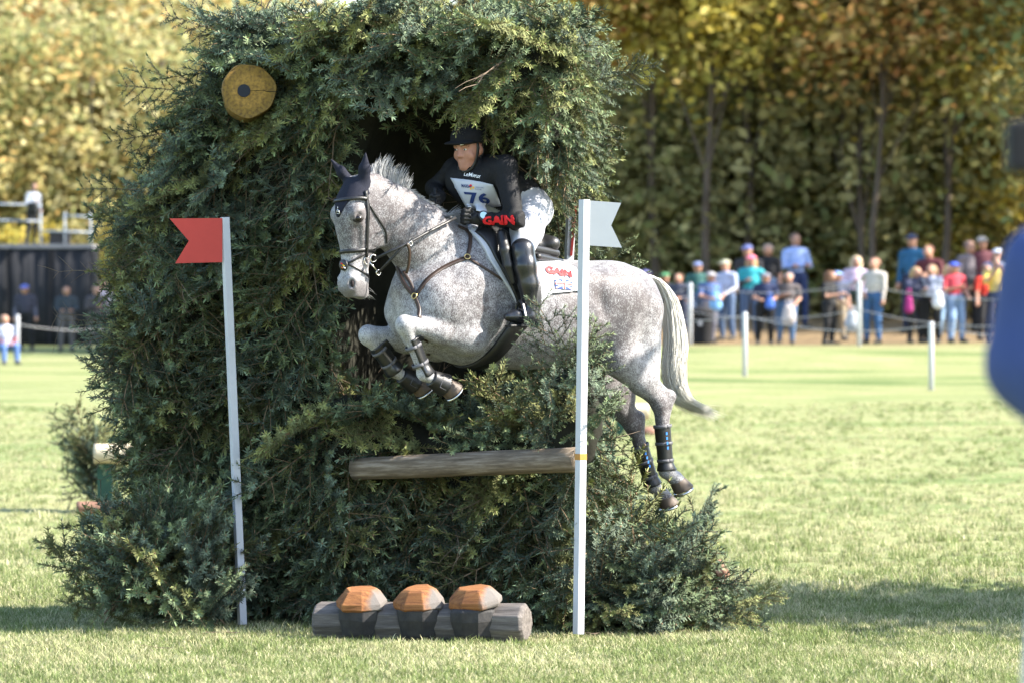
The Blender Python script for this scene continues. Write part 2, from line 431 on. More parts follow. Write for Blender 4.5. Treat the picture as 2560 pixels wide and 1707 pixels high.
# ================================================================== the brush fence: a big evergreen mass with a sideways mouth
def poly_sd(P, X, Y):
    P = np.array(P, float); best = np.full(X.shape, 99.0); ins = np.zeros(X.shape, bool)
    for i in range(len(P)):
        a, b = P[i], P[(i + 1) % len(P)]; e = b - a
        t = np.clip(((X - a[0]) * e[0] + (Y - a[1]) * e[1]) / (e @ e), 0, 1)
        best = np.minimum(best, np.hypot(X - a[0] - t * e[0], Y - a[1] - t * e[1]))
        ins ^= ((a[1] > Y) != (b[1] > Y)) & (X < (b[0] - a[0]) * (Y - a[1]) / (b[1] - a[1] + 1e-12) + a[0])
    return np.where(ins, -best, best)
def prism(g, P, z0, z1, rnd, k, zf=None, lean=0.0):
    X, Y, Z = np.meshgrid(*g.ax, indexing='ij')
    a = poly_sd(P, X - lean * np.maximum(Z - 1.9, 0), Y) + rnd; lo = z0 if zf is None else zf(X, Y)
    b = np.maximum(lo - Z, Z - z1) + rnd
    d = np.minimum(np.maximum(a, b), 0) + np.hypot(np.maximum(a, 0), np.maximum(b, 0)) - rnd
    g.put((slice(None),) * 3, d.astype(np.float32), k, None)
FG = Field((-2.7, -.7, -.12), (1.4, 3.1, 3.7), .05)
prism(FG, [(-1.94, 1.60), (-1.05, .95), (-.80, 1.75), (.0, 2.0), (.25, 1.78), (.25, 2.25), (-1.8, 2.75)], -.1, 3.34, .10, .1, lean=.22)                                # the closed side
prism(FG, [(-1.52, 1.45), (-1.0, .95), (.14, .28), (.30, .42), (.28, 1.6), (.05, 2.15), (-1.7, 2.6)], 2.8, 3.36, .14, .30,
      zf=lambda X, Y: 2.99 - .33 * smooth01(X, -.3, .15) - .6 * smooth01(-X, .72, 1.15))                                            # the overhang
prism(FG, [(-1.82, 1.55), (.30, .26), (.38, .48), (.28, 1.6), (.05, 2.15), (-1.8, 2.7)], -.1, 1.12, .10, .18)                       # the base
FG.ell((.34, .0, 1.20), (.17, .08, .32), k=.14); FG.ell((-.85, .84, 1.05), (.30, .10, .30), k=.2)
FG.ell((-1.95, 1.75, 1.9), (.22, .35, .7), k=.2); FG.ell((.74, .62, .18), (.34, .45, .34), k=.15)
Vc, Fc = FG.surface(2)
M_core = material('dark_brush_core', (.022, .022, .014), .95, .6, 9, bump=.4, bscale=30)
fence = empty('brush_fence', (-.6, 1.2, 0))
tag(fence, 'tall dark evergreen brush fence with a mouth-like opening and a yellow wooden eye', 'brush fence')
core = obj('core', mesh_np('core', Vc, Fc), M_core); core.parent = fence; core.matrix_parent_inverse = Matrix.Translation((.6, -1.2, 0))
PINV = Matrix.Translation((.6, -1.2, 0))
def under(o, p=fence, inv=PINV): o.parent = p; o.matrix_parent_inverse = inv; return o

# ---- boughs
M_needle = material('spruce_needles', (.05, .085, .06), .7, attr='tint', rand=.28, spec=.15)
M_twig = material('spruce_twig', (.20, .13, .075), .8, .3, 40)
def bough(seed, L=.50, nside=6, upright=False, tone=0):
    """spruce spray along +X, flat in XY: stem, side shoots, needles all round each shoot, buds at the tips"""
    r = np.random.default_rng(seed); shoots = []
    bend = r.normal(0, .12); sag = r.uniform(-.16, .04)
    def stem_pt(t): return np.array((L * t, bend * L * t * t, sag * L * t * t))
    main = np.array([stem_pt(t) for t in np.linspace(0, 1, 7)]); shoots.append((main, .0038, .12))
    for i in range(nside):
        t = .15 + .74 * i / (nside - 1) + r.normal(0, .025)
        for sg in (-1, 1):
            if r.random() < .10: continue
            p = stem_pt(t); ang = sg * math.radians(r.uniform(42, 64)); ln = L * (.54 * (1 - t) + .15) * r.uniform(.7, 1.15)
            d = np.array((math.cos(ang), math.sin(ang), r.normal(0, .18) + (.25 if upright else 0))); d /= np.linalg.norm(d)
            q = np.array((.35, 0, r.normal(0, .12)))
            shoots.append((np.array([p + d * ln * u + q * ln * .3 * u * u for u in np.linspace(0, 1, 4)]), .0026, .0))
            if ln > .13:
                for s2 in (-1, 1):
                    if r.random() < .25: continue
                    u = r.uniform(.35, .6); a2 = ang + s2 * math.radians(44); d2 = np.array((math.cos(a2), math.sin(a2), r.normal(0, .18))); l2 = ln * .45 * r.uniform(.7, 1.1)
                    p2 = p + d * ln * u + q * ln * .3 * u * u
                    shoots.append((np.array([p2, p2 + d2 * l2 * .5, p2 + d2 * l2]), .002, .0))
    Vs, Fs, Cs, Ms = [], [], [], []; o = 0
    base = [np.array((.094, .124, .070)), np.array((.132, .142, .060)), np.array((.096, .126, .090))][tone]
    for sh, rad, bare in shoots:
        d = np.gradient(sh, axis=0); d /= np.linalg.norm(d, axis=1)[:, None]
        a = np.cross(d, (0, .3, 1.0)); a /= np.linalg.norm(a, axis=1)[:, None]; b = np.cross(d, a); m = len(sh)
        rr = rad * np.linspace(1, .45, m)
        for j in range(3):
            th = 2.094 * j; Vs.append(sh + (a * math.cos(th) + b * math.sin(th)) * rr[:, None]); Cs.append(np.tile((.2, .13, .075), (m, 1)))
        i = np.arange(m - 1)
        for j in range(3):
            j2 = (j + 1) % 3; q = np.stack([o + j*m + i, o + j2*m + i, o + j2*m + i + 1, o + j*m + i + 1], 1)
            Fs += [q[:, [0, 1, 2]], q[:, [0, 2, 3]]]; Ms += [np.ones(len(q) * 2, int)]
        o += 3 * m
        ln = np.sum(np.linalg.norm(np.diff(sh, axis=0), axis=1)); n = int(ln * 460 * (1 - bare)); t = r.uniform(bare, 1.0, n)
        ix = t * (m - 1); i0 = np.clip(ix.astype(int), 0, m - 2); fr = (ix - i0)[:, None]
        P = sh[i0] * (1 - fr) + sh[i0 + 1] * fr; dd = d[i0]; aa = a[i0]; bb = b[i0]
        th = r.uniform(0, 6.283, n)[:, None]; out = aa * np.cos(th) + bb * np.sin(th)
        lean = r.uniform(.35, .85, n)[:, None] + 1.2 * np.clip((t - .93) / .07, 0, 1)[:, None]; nd = out + dd * lean; nd[:, 2] += .12; nd /= np.linalg.norm(nd, axis=1)[:, None]
        nl = r.uniform(.018, .027, n)[:, None]; sd = np.cross(nd, dd); sd /= np.linalg.norm(sd, axis=1)[:, None] + 1e-9; w = .0025
        Vn = np.stack([P - sd * w, P + sd * w, P + nd * nl + sd * w * .6, P + nd * nl - sd * w * .6], 1).reshape(-1, 3); Vs.append(Vn)
        cc = base * r.uniform(.7, 1.25, n)[:, None]; tip = np.clip((t - .75) / .25, 0, 1)[:, None]; cc = cc * (1 + .5 * tip) + np.array((.03, .035, .004)) * tip
        Cs.append(np.repeat(cc, 4, 0)); k = o + np.arange(n) * 4
        Fs += [np.stack([k, k + 1, k + 2], 1), np.stack([k, k + 2, k + 3], 1)]; Ms += [np.zeros(2 * n, int)]; o += 4 * n
        if r.random() < .45 and bare == 0:      # tan bud
            e = sh[-1]; s_ = .004; bv = e + np.array([(1.8, 0, 0), (-.5, 1, 0), (-.5, -1, 0), (-.5, 0, 1), (-.5, 0, -1)]) * s_
            Vs.append(bv); Cs.append(np.tile((.45, .25, .10), (5, 1))); Fs.append(np.array([(0, 1, 3), (0, 3, 2), (0, 2, 4), (0, 4, 1)]) + o); Ms.append(np.ones(4, int)); o += 5
    me = mesh_np('bough', np.concatenate(Vs), np.concatenate(Fs), False, (M_needle, M_twig), np.concatenate(Ms)); set_attr(me, 'tint', np.concatenate(Cs)); return me
def dry_twig(seed):
    r = np.random.default_rng(seed); m = MB(); pts = [(0, 0, 0)]
    d = Vector((1, 0, 0))
    for i in range(5):
        d = (d + Vector(r.normal(0, .12, 3))).normalized(); p = Vector(pts[-1]) + d * .09; pts.append(tuple(p))
    m.tube(pts, [.0045, .004, .0035, .003, .0025, .001], 4)
    for i in range(1, 6):
        for s in (-1, 1):
            e = Vector(r.normal(0, .25, 3)) + Vector((.7, s * .8, 0)); p = Vector(pts[i]); ln = r.uniform(.04, .13)
            m.tube([p, p + e * ln * .6, p + e * ln + Vector((0, 0, -.01))], [.002, .0016, .0008], 3, cap=False)
    me = bpy.data.meshes.new('dry_twig'); me.from_pydata(m.v, [], m.f); me.update(); me.materials.append(M_dry); return me
M_dry = material('dry_twig', (.15, .11, .075), .85, .4, 30, rand=.2)
BOUGHS = [bough(1), bough(2, .42, 5), bough(3, .56, 7, tone=2), bough(4, .48, 6, tone=1), bough(5, .38, 5, tone=2), bough(6, .50, 6, True), bough(7, .42, 5, True, tone=2), bough(8, .46, 6, tone=1)]
TWIGS = [dry_twig(i) for i in range(3)]

# sample the mass's skin
Ta = np.concatenate([Fc[:, [0, 1, 2]], Fc[:, [0, 2, 3]]]); va, vb, vc = Vc[Ta[:, 0]], Vc[Ta[:, 1]], Vc[Ta[:, 2]]
cr_ = np.cross(vb - va, vc - va); ar = np.linalg.norm(cr_, axis=1) / 2; tn = cr_ / (2 * ar[:, None] + 1e-12)
def sample_skin(n, seed):
    r = np.random.default_rng(seed); k = r.choice(len(ar), n, p=ar / ar.sum()); u = np.sqrt(r.random(n)); w = r.random(n)
    return va[k] * (1 - u)[:, None] + vb[k] * (u * (1 - w))[:, None] + vc[k] * (u * w)[:, None], tn[k]
def orient(P, Nn, seed, out=.24, rnd=.36):
    """frames: X along the bough (drooping over the skin, tip lifted off it), Z near the skin's normal"""
    r = np.random.default_rng(seed); n = len(P)
    right = smooth01(P[:, 0], .45, .75) * (P[:, 2] < 1.0)                       # the bushy right foot points outwards and up
    lump = np.clip(1 - np.linalg.norm((P - np.array((.33, 0, 1.3))) / np.array((.42, .35, .50)), axis=1), 0, 1)
    top = smooth01(P[:, 2], 2.9, 3.3)
    down = np.tile(np.array((0, 0, -1.0)), (n, 1)) * (1 - np.clip(1.9 * np.maximum(right, lump * 1.3), 0, 1.7))[:, None]
    left = smooth01(-P[:, 0], 1.4, 1.9)[:, None] * np.array((-.5, -.1, .45))
    topd = (top * .9)[:, None] * np.array((.15, -.9, .1)); topd[:, 2] += np.where(Nn[:, 2] > .6, .75, 0)
    d = down * .9 + Nn * (out + .45 * np.maximum(right, lump))[:, None] + left + topd + r.normal(0, rnd, (n, 3))
    d /= np.linalg.norm(d, axis=1)[:, None]
    z = Nn + r.normal(0, .2, (n, 3)); z -= d * np.sum(z * d, 1)[:, None]; z /= np.linalg.norm(z, axis=1)[:, None]
    return d, z
def eulers(d, z):
    y = np.cross(z, d); E = np.zeros((len(d), 3))
    for i in range(len(d)):
        E[i] = Matrix((d[i], y[i], z[i])).transposed().to_euler()
    return E
P, Nn = sample_skin(2150, 21)
Pq, Nq = sample_skin(2600, 23)                                     # extra cover on the lip, the lump beside the horse and the foot
q_ = ((np.linalg.norm((Pq - np.array((.33, 0, 1.3))) / np.array((.42, .3, .5)), axis=1) < 1) | ((Pq[:, 2] > .9) & (Pq[:, 2] < 1.35) & (Pq[:, 1] < 1.5)) | ((Pq[:, 2] > 3.2) & (Pq[:, 1] < 1.6))) & (rng.random(len(Pq)) < .6)
P = np.concatenate([P, Pq[q_]]); Nn = np.concatenate([Nn, Nq[q_]])
keep = (P[:, 2] > .02) & ~((Nn[:, 2] < -.85) & (P[:, 2] < .3)) & (P[:, 1] < 2.35 + .2 * rng.random(len(P)))
# fewer at the back, none where the horse and rider pass
H2 = np.stack([(P - HO_) @ HF_ for HO_, HF_ in [(np.array((0, .55, 0)), np.array((-math.cos(math.radians(33)), -math.sin(math.radians(33)), 0)))]], 1)[:, 0]
keep &= ~((P[:, 1] > 1.9) & (rng.random(len(P)) < .5))
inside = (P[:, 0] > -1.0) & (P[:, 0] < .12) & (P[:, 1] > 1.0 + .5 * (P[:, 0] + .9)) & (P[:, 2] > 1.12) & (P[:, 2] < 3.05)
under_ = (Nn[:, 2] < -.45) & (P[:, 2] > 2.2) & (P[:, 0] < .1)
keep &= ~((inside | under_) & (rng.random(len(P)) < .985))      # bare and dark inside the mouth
P, Nn = P[keep], Nn[keep]
d, z = orient(P, Nn, 22)
sc = rng.uniform(1.1, 1.7, len(P)); sc[(P[:, 0] > .12) & (P[:, 2] > 2.2)] *= .8; lm_ = np.linalg.norm((P - np.array((.33, 0, 1.3))) / np.array((.42, .35, .55)), axis=1) < 1; sc[lm_] *= .62; P = P - Nn * .03 - d * .06
# clear the passage: drop boughs whose tip would reach the horse or the rider's body
c33, s33 = math.cos(math.radians(33)), math.sin(math.radians(33))
def passage(T):
    rel = T - np.array((0, .55, 0)); x = rel[:, 0] * -c33 + rel[:, 1] * -s33; y = rel[:, 0] * s33 + rel[:, 1] * -c33; zz = T[:, 2]
    body = (np.abs(y) < .36) & (zz > 1.42) & (zz < 2.36) & (x > -1.0) & (x < 1.3)
    rid = (np.abs(y) < .30) & (zz > 2.3) & (zz < 2.74) & (x > -.2) & (x < .5)
    legs = (np.abs(y) < .30) & (zz > 1.30) & (x > .3) & (x < 1.0) & (zz < 1.5)
    leg = (y > .2) & (y < .50) & (zz > 1.66) & (zz < 2.2) & (x > -.05) & (x < .38)
    hind = (np.abs(y) < .3) & (zz > .74) & (zz < 1.5) & (x < -.62)
    return body | rid | legs | leg | hind
tip = P + d * (.44 * sc)[:, None]; mid = P + d * (.24 * sc)[:, None]
bad = passage(tip) | passage(mid)
# those are laid flat along the skin and shortened instead
fl_ = d - Nn * (np.sum(d * Nn, 1) * .95)[:, None]; fl_ += rng.normal(0, .2, fl_.shape); fl_ -= Nn * np.maximum(np.sum(fl_ * Nn, 1), 0)[:, None] * .8; fl_ /= np.linalg.norm(fl_, axis=1)[:, None]
d[bad] = fl_[bad]; sc[bad] *= .62; z[bad] = Nn[bad] - d[bad] * np.sum(Nn[bad] * d[bad], 1)[:, None]; z[bad] /= np.linalg.norm(z[bad], axis=1)[:, None]
tip = P + d * (.44 * sc)[:, None]; mid = P + d * (.24 * sc)[:, None]
RAIL_Z = [(-.95, .80), (.36, .84), (.36, 1.08), (-.95, 1.06)]
def at_rail(T): return (poly_sd(RAIL_Z, T[:, 0], T[:, 2]) < 0) & (T[:, 1] < .55 - .5 * (T[:, 0] + .5))
rb_ = (at_rail(tip) | at_rail(mid)) & (P[:, 2] > 1.0)             # boughs above the rail point up and out instead of hanging over it
d[rb_, 2] = np.abs(d[rb_, 2]) * .8 + .15; d[rb_] += Nn[rb_] * .15; d[rb_] /= np.linalg.norm(d[rb_], axis=1)[:, None]; sc[rb_] *= .75
z[rb_] -= d[rb_] * np.sum(z[rb_] * d[rb_], 1)[:, None]; z[rb_] /= np.linalg.norm(z[rb_], axis=1)[:, None]
tip = P + d * (.46 * sc)[:, None]; mid = P + d * (.28 * sc)[:, None]
MOUTH = [(-1.0, 1.62), (-1.0, 2.50), (-.86, 2.74), (-.62, 2.90), (-.26, 2.90), (-.12, 2.80), (.0, 2.66), (.10, 2.60), (.10, 1.75), (-.05, 1.50), (-.25, 1.40), (-.80, 1.34)]
HIPS = [(-.06, 2.10), (-.06, 2.47), (.20, 2.50), (.24, 2.10)]
LEGS = [(.57, 1.75), (.57, 1.22), (.62, 1.08), (.80, .84), (1.0, .76), (1.4, .66), (1.4, 1.75)]
def in_mouth(T): return in_mouth_(T) | (poly_sd(LEGS, T[:, 0], T[:, 2]) < 0) | at_rail(T) | ((poly_sd(HIPS, T[:, 0], T[:, 2]) < 0) & (T[:, 1] < .75))
def in_mouth_(T): return (poly_sd(MOUTH, T[:, 0], T[:, 2]) < -.01) & (T[:, 1] < 1.7)
lft = np.interp(tip[:, 2], [.3, .9, 1.5, 2.2, 2.8, 3.4], [-2.20, -2.32, -2.42, -2.38, -2.20, -1.98])
stray = (tip[:, 0] < lft) | (tip[:, 2] > 3.56) | ((tip[:, 0] > .56) & (tip[:, 2] > 1.75)) | ((tip[:, 0] > 1.12) & (tip[:, 2] < 1.2))
sc[stray] *= .68; tip[stray] = (P + d * (.44 * sc)[:, None])[stray]; stray = (tip[:, 0] < lft - .04) | (tip[:, 2] > 3.60) | ((tip[:, 0] > .60) & (tip[:, 2] > 1.75)) | ((tip[:, 0] > 1.16) & (tip[:, 2] < 1.2))
ok = ~(passage(tip) | passage(mid) | in_mouth(tip) | in_mouth(mid)) & ~(stray & (rng.random(len(P)) < .94)); P, Nn, d, z, sc, tip = P[ok], Nn[ok], d[ok], z[ok], sc[ok], tip[ok]
pick = rng.integers(0, 8, len(P))
E = eulers(d, z)
# the 300 outermost on the faces towards the camera are boughs of their own, the rest one mass
face = (tip - P + Nn * .3) @ np.array((.1, -1.0, 0)) + rng.normal(0, .08, len(P)) - .25 * P[:, 1]
vis = np.argsort(-face); own = vis[:300]; rest = vis[300:]
for i in own:
    o = bpy.data.objects.new('bough', BOUGHS[pick[i]]); COL.objects.link(o); under(o)
    o.location = P[i]; o.rotation_euler = E[i]; o.scale = (sc[i],) * 3
brush = scatter('brush', P[rest], E[rest], sc[rest], BOUGHS, pick=pick[rest]); under(brush); tag(brush, 'packed spruce boughs', kind='stuff')
Pt, Nt = sample_skin(230, 31); dt, zt = orient(Pt, Nt, 32, .25, .6); k = (Pt[:, 2] > .1) & ~passage(Pt + dt * .3) & (Pt[:, 1] < 2) & ~in_mouth(Pt + dt * .4) & ~((Pt[:, 0] > .1) & (Pt[:, 2] > 1.0))
tw = scatter('dry_twigs', (Pt + Nt * .07)[k], eulers(dt[k], zt[k]), rng.uniform(.7, 1.3, k.sum()), TWIGS); under(tw); tag(tw, 'bare brown twigs', kind='stuff')

# long single boughs that break the outline
for (px, py, Y, dx, dz, s) in ((1470, 205, .45, .9, .12, .6), (1530, 192, .45, 1, .05, .5), (540, 75, 1.2, -.9, .25, .8), (465, 230, 1.3, -.9, .1, .8), (410, 335, 1.3, -.9, -.1, .8), (340, 475, 1.3, -.95, .05, .8), (1470, 640, 1.3, .8, -.45, .8),
                               (1395, 560, 1.6, .2, -.9, .8), (1350, 520, 1.55, .1, -1, .9), (1330, 600, 1.5, .2, -1, .9), (1420, 600, 1.7, .3, -.9, .9), (1385, 470, 1.5, .1, -1, 1), (1440, 430, 1.4, .2, -1, 1), (1310, 470, 1.75, 0, -1, .8)):
    p = at(px, py, Y); o = bpy.data.objects.new('bough', BOUGHS[random.randrange(8)]); COL.objects.link(o); under(o)
    dd = Vector((dx, -.25, dz)).normalized(); zz = Vector((0, -1, .3)); zz = (zz - dd * zz.dot(dd)).normalized(); o.location = p
    o.rotation_euler = Matrix((dd, zz.cross(dd), zz)).transposed().to_euler(); o.scale = (s,) * 3

# ---- the yellow eye: a slice of log with a dark pupil
def eye_material():
    m = bpy.data.materials.new('painted_log_end'); m.use_nodes = True; N, L = m.node_tree.nodes, m.node_tree.links; b = N['Principled BSDF']; b.inputs['Roughness'].default_value = .75
    tc = N.new('ShaderNodeTexCoord'); sp = N.new('ShaderNodeSeparateXYZ'); L.new(tc.outputs['Object'], sp.inputs[0])
    cx = N.new('ShaderNodeCombineXYZ'); L.new(sp.outputs['X'], cx.inputs[0]); L.new(sp.outputs['Z'], cx.inputs[2])
    ln = N.new('ShaderNodeVectorMath'); ln.operation = 'LENGTH'; L.new(cx.outputs[0], ln.inputs[0])
    n = N.new('ShaderNodeTexNoise'); n.inputs['Scale'].default_value = 14; n.inputs['Detail'].default_value = 6; L.new(tc.outputs['Object'], n.inputs['Vector'])
    md = N.new('ShaderNodeMath'); md.operation = 'MULTIPLY_ADD'; md.inputs[1].default_value = .02; L.new(n.outputs['Fac'], md.inputs[0]); L.new(ln.outputs['Value'], md.inputs[2])
    r = N.new('ShaderNodeValToRGB'); L.new(md.outputs[0], r.inputs[0]); e = r.color_ramp.elements
    e[0].position = .0; e[0].color = (.34, .19, .03, 1); e[1].position = .105; e[1].color = (.32, .18, .028, 1)
    x = e.new(.112); x.color = (.25, .14, .016, 1); x = e.new(.16); x.color = (.20, .115, .014, 1); x = e.new(.19); x.color = (.10, .07, .02, 1)
    w = N.new('ShaderNodeTexNoise'); w.inputs['Scale'].default_value = 55; w.inputs['Detail'].default_value = 5; L.new(tc.outputs['Object'], w.inputs['Vector'])
    rr = N.new('ShaderNodeValToRGB'); L.new(w.outputs['Fac'], rr.inputs[0]); rr.color_ramp.elements[0].position = .3; rr.color_ramp.elements[0].color = (.45, .42, .4, 1); rr.color_ramp.elements[1].position = .6
    mx = N.new('ShaderNodeMix'); mx.data_type = 'RGBA'; mx.blend_type = 'MULTIPLY'; mx.inputs['Factor'].default_value = 1; L.new(r.outputs[0], mx.inputs['A']); L.new(rr.outputs[0], mx.inputs['B'])
    L.new(mx.outputs['Result'], b.inputs['Base Color'])
    bp = N.new('ShaderNodeBump'); bp.inputs['Strength'].default_value = .3; bp.inputs['Distance'].default_value = .01; L.new(w.outputs['Fac'], bp.inputs['Height']); L.new(bp.outputs[0], b.inputs['Normal'])
    return m
ec = at(622, 228, .82); R_ = .156
ring_ = [R_ * (1 + .03 * math.sin(3 * a + 1) + .02 * math.sin(7 * a)) for a in np.linspace(0, 2 * math.pi, 40, endpoint=False)]
Vv = []; rows = [(0, .88), (-.004, .97), (.006, 1.0), (.22, 1.0)]
for y_, s_ in rows:
    for j, r_ in enumerate(ring_): a = 2 * math.pi * j / 40; Vv.append((r_ * s_ * math.cos(a), y_ if s_ > .9 else -.002, r_ * s_ * math.sin(a)))
Ff = [(i*40+j, (i+1)*40+j, (i+1)*40+(j+1) % 40, i*40+(j+1) % 40) for i in range(3) for j in range(40)] + [tuple(range(40))]
eye_ = MB().add(Vv, Ff).build('eye_disc', eye_material()); under(eye_); eye_.location = ec; eye_.rotation_euler = (math.radians(-3), 0, math.radians(4)); eye_['label'] = 'yellow painted log slice'
pu = MB().tube([(-.028, -.010, 0), (-.028, .0, 0)], .037, 24).build('pupil', material('pupil_paint', (.012, .014, .022), .6, .3, 60), eye_)
ck = MB(); ck.tube([(.0, -.0035, .002), (.05, -.0035, .001), (.08, -.0035, .003), (.10, -.0035, -.003), (.165, -.0035, -.004)], [.0008, .0015, .001, .002, .0025], 4); ck.build('crack', M_core, eye_)

# ---- the rail
def log_mesh(p0, p1, r0, r1, seed, n=24, m=26, knots=True):
    r = np.random.default_rng(seed); p0, p1 = Vector(p0), Vector(p1); L_ = (p1 - p0).length; Vv = []
    for i in range(m):
        t = i / (m - 1)
        for j in range(n):
            a = 2 * math.pi * j / n; rr = (r0 + (r1 - r0) * t) * (1 + .018 * math.sin(3 * a + 5 * t) + .012 * math.sin(t * 17 + 2 * a) + r.normal(0, .004))
            Vv.append((t * L_, rr * math.cos(a), rr * math.sin(a)))
    Ff = [(i*n+j, i*n+(j+1) % n, (i+1)*n+(j+1) % n, (i+1)*n+j) for i in range(m-1) for j in range(n)] + [tuple(range(n-1, -1, -1)), tuple(range((m-1)*n, m*n))]
    return Vv, Ff
def wood_log_material(name, a, b, c):
    m = bpy.data.materials.new(name); m.use_nodes = True; N, L = m.node_tree.nodes, m.node_tree.links; bs = N['Principled BSDF']; bs.inputs['Roughness'].default_value = .85
    tc = N.new('ShaderNodeTexCoord'); mp = N.new('ShaderNodeMapping'); mp.inputs['Scale'].default_value = (1, 11, 11); L.new(tc.outputs['Object'], mp.inputs[0])
    n = N.new('ShaderNodeTexNoise'); n.inputs['Scale'].default_value = 4; n.inputs['Detail'].default_value = 8; n.inputs['Roughness'].default_value = .7; L.new(mp.outputs[0], n.inputs['Vector'])
    r = N.new('ShaderNodeValToRGB'); L.new(n.outputs['Fac'], r.inputs[0]); e = r.color_ramp.elements; e[0].position = .3; e[0].color = (*a, 1); e[1].position = .72; e[1].color = (*c, 1); x = e.new(.5); x.color = (*b, 1)
    L.new(r.outputs[0], bs.inputs['Base Color']); bp_ = N.new('ShaderNodeBump'); bp_.inputs['Strength'].default_value = .5; bp_.inputs['Distance'].default_value = .008; L.new(n.outputs['Fac'], bp_.inputs['Height']); L.new(bp_.outputs[0], bs.inputs['Normal'])
    return m
M_rail = wood_log_material('weathered_rail', (.045, .032, .020), (.14, .105, .072), (.30, .25, .20))
def log_obj(name, p0, p1, r0, r1, mat, seed=1, parent=None):
    Vv, Ff = log_mesh(p0, p1, r0, r1, seed); o = MB().add(Vv, Ff).build(name, mat, None, True)
    d = (Vector(p1) - Vector(p0)).normalized(); o.matrix_world = Matrix.Translation(p0) @ d.to_track_quat('X', 'Z').to_matrix().to_4x4()
    return o
bpy.context.view_layer.update()
rail = log_obj('rail', at(888, 1171, .60), at(1446, 1148, -.24), .064, .070, M_rail, 3); under(rail); rail['label'] = 'weathered grey-brown log rail across the front'
kn = MB()
# ================================================================== the horse
TH = math.radians(33)
HF = np.array((-math.cos(TH), -math.sin(TH), 0)); HL = np.array((math.sin(TH), -math.cos(TH), 0))
HO = np.array((0.0, 0.55, 0.0))
HM = Matrix(((HF[0], HL[0], 0, HO[0]), (HF[1], HL[1], 0, HO[1]), (0, 0, 1, 0), (0, 0, 0, 1)))
CAMP = np.array((0, -CAM_D, CAM_H))
CAML = np.array(((CAMP - HO) @ HF, (CAMP - HO) @ HL, CAM_H))        # the camera in the horse's own axes

def ray_local(px, py):
    d = np.array(((px - 1280) / FPX, 1.0, (HORIZON - py) / FPX))
    return np.array((d @ HF, d @ HL, d[2]))
def hl(px, py, y):
    """point in the horse's axes (forward, left, up), y metres left of its midline"""
    d = ray_local(px, py); t = (y - CAML[1]) / d[1]
    return CAML + d * t

Yv = np.array((0, 1.0, 0))
LG = {}
def leg_points():
    # fore legs: elbow, knee, fetlock, coronet, sole; hind: stifle, hock, point of hock, fetlock, coronet, sole
    LG['fl'] = [hl(1168, 843, .20), hl(1010, 811, .19), hl(1058, 934, .175), hl(1100, 956, .175), hl(1138, 976, .175)]
    LG['fr'] = [hl(1085, 862, -.18), hl(918, 836, -.17), hl(984, 926, -.16), hl(1026, 950, -.16), hl(1064, 972, -.16)]
    LG['hl'] = [hl(1555, 900, .17), hl(1650, 1005, .15), hl(1674, 990, .15), hl(1664, 1176, .15), hl(1687, 1194, .15), hl(1712, 1222, .15)]
    LG['hr'] = [hl(1500, 958, -.17), hl(1583, 1062, -.15), hl(1597, 1044, -.15), hl(1630, 1214, -.15), hl(1656, 1236, -.15), hl(1676, 1262, -.15)]
leg_points()

# head frame: A down the face, B out of the forehead, C to the head's left
PSI = math.radians(12)
HB = np.array((math.cos(PSI), math.sin(PSI), 0)); HC = np.array((-math.sin(PSI), math.cos(PSI), 0)); HA = np.array((0, 0, -1.0))
tilt = math.radians(3)
HA, HB = HA * math.cos(tilt) - HB * math.sin(tilt), HB * math.cos(tilt) + HA * math.sin(tilt)
POLL = hl(903, 456, 0.0)
def hd(s, b, c): return POLL + HA * s + HB * b + HC * c
HEAD_TAB = [(-.03, .07, -.09, .060), (.03, .115, -.12, .085), (.10, .158, -.125, .098), (.17, .182, -.135, .105), (.25, .178, -.150, .096),
            (.32, .165, -.125, .080), (.40, .155, -.045, .064), (.48, .158, -.008, .060), (.55, .172, .000, .067), (.60, .168, .012, .058), (.635, .135, .045, .042)]

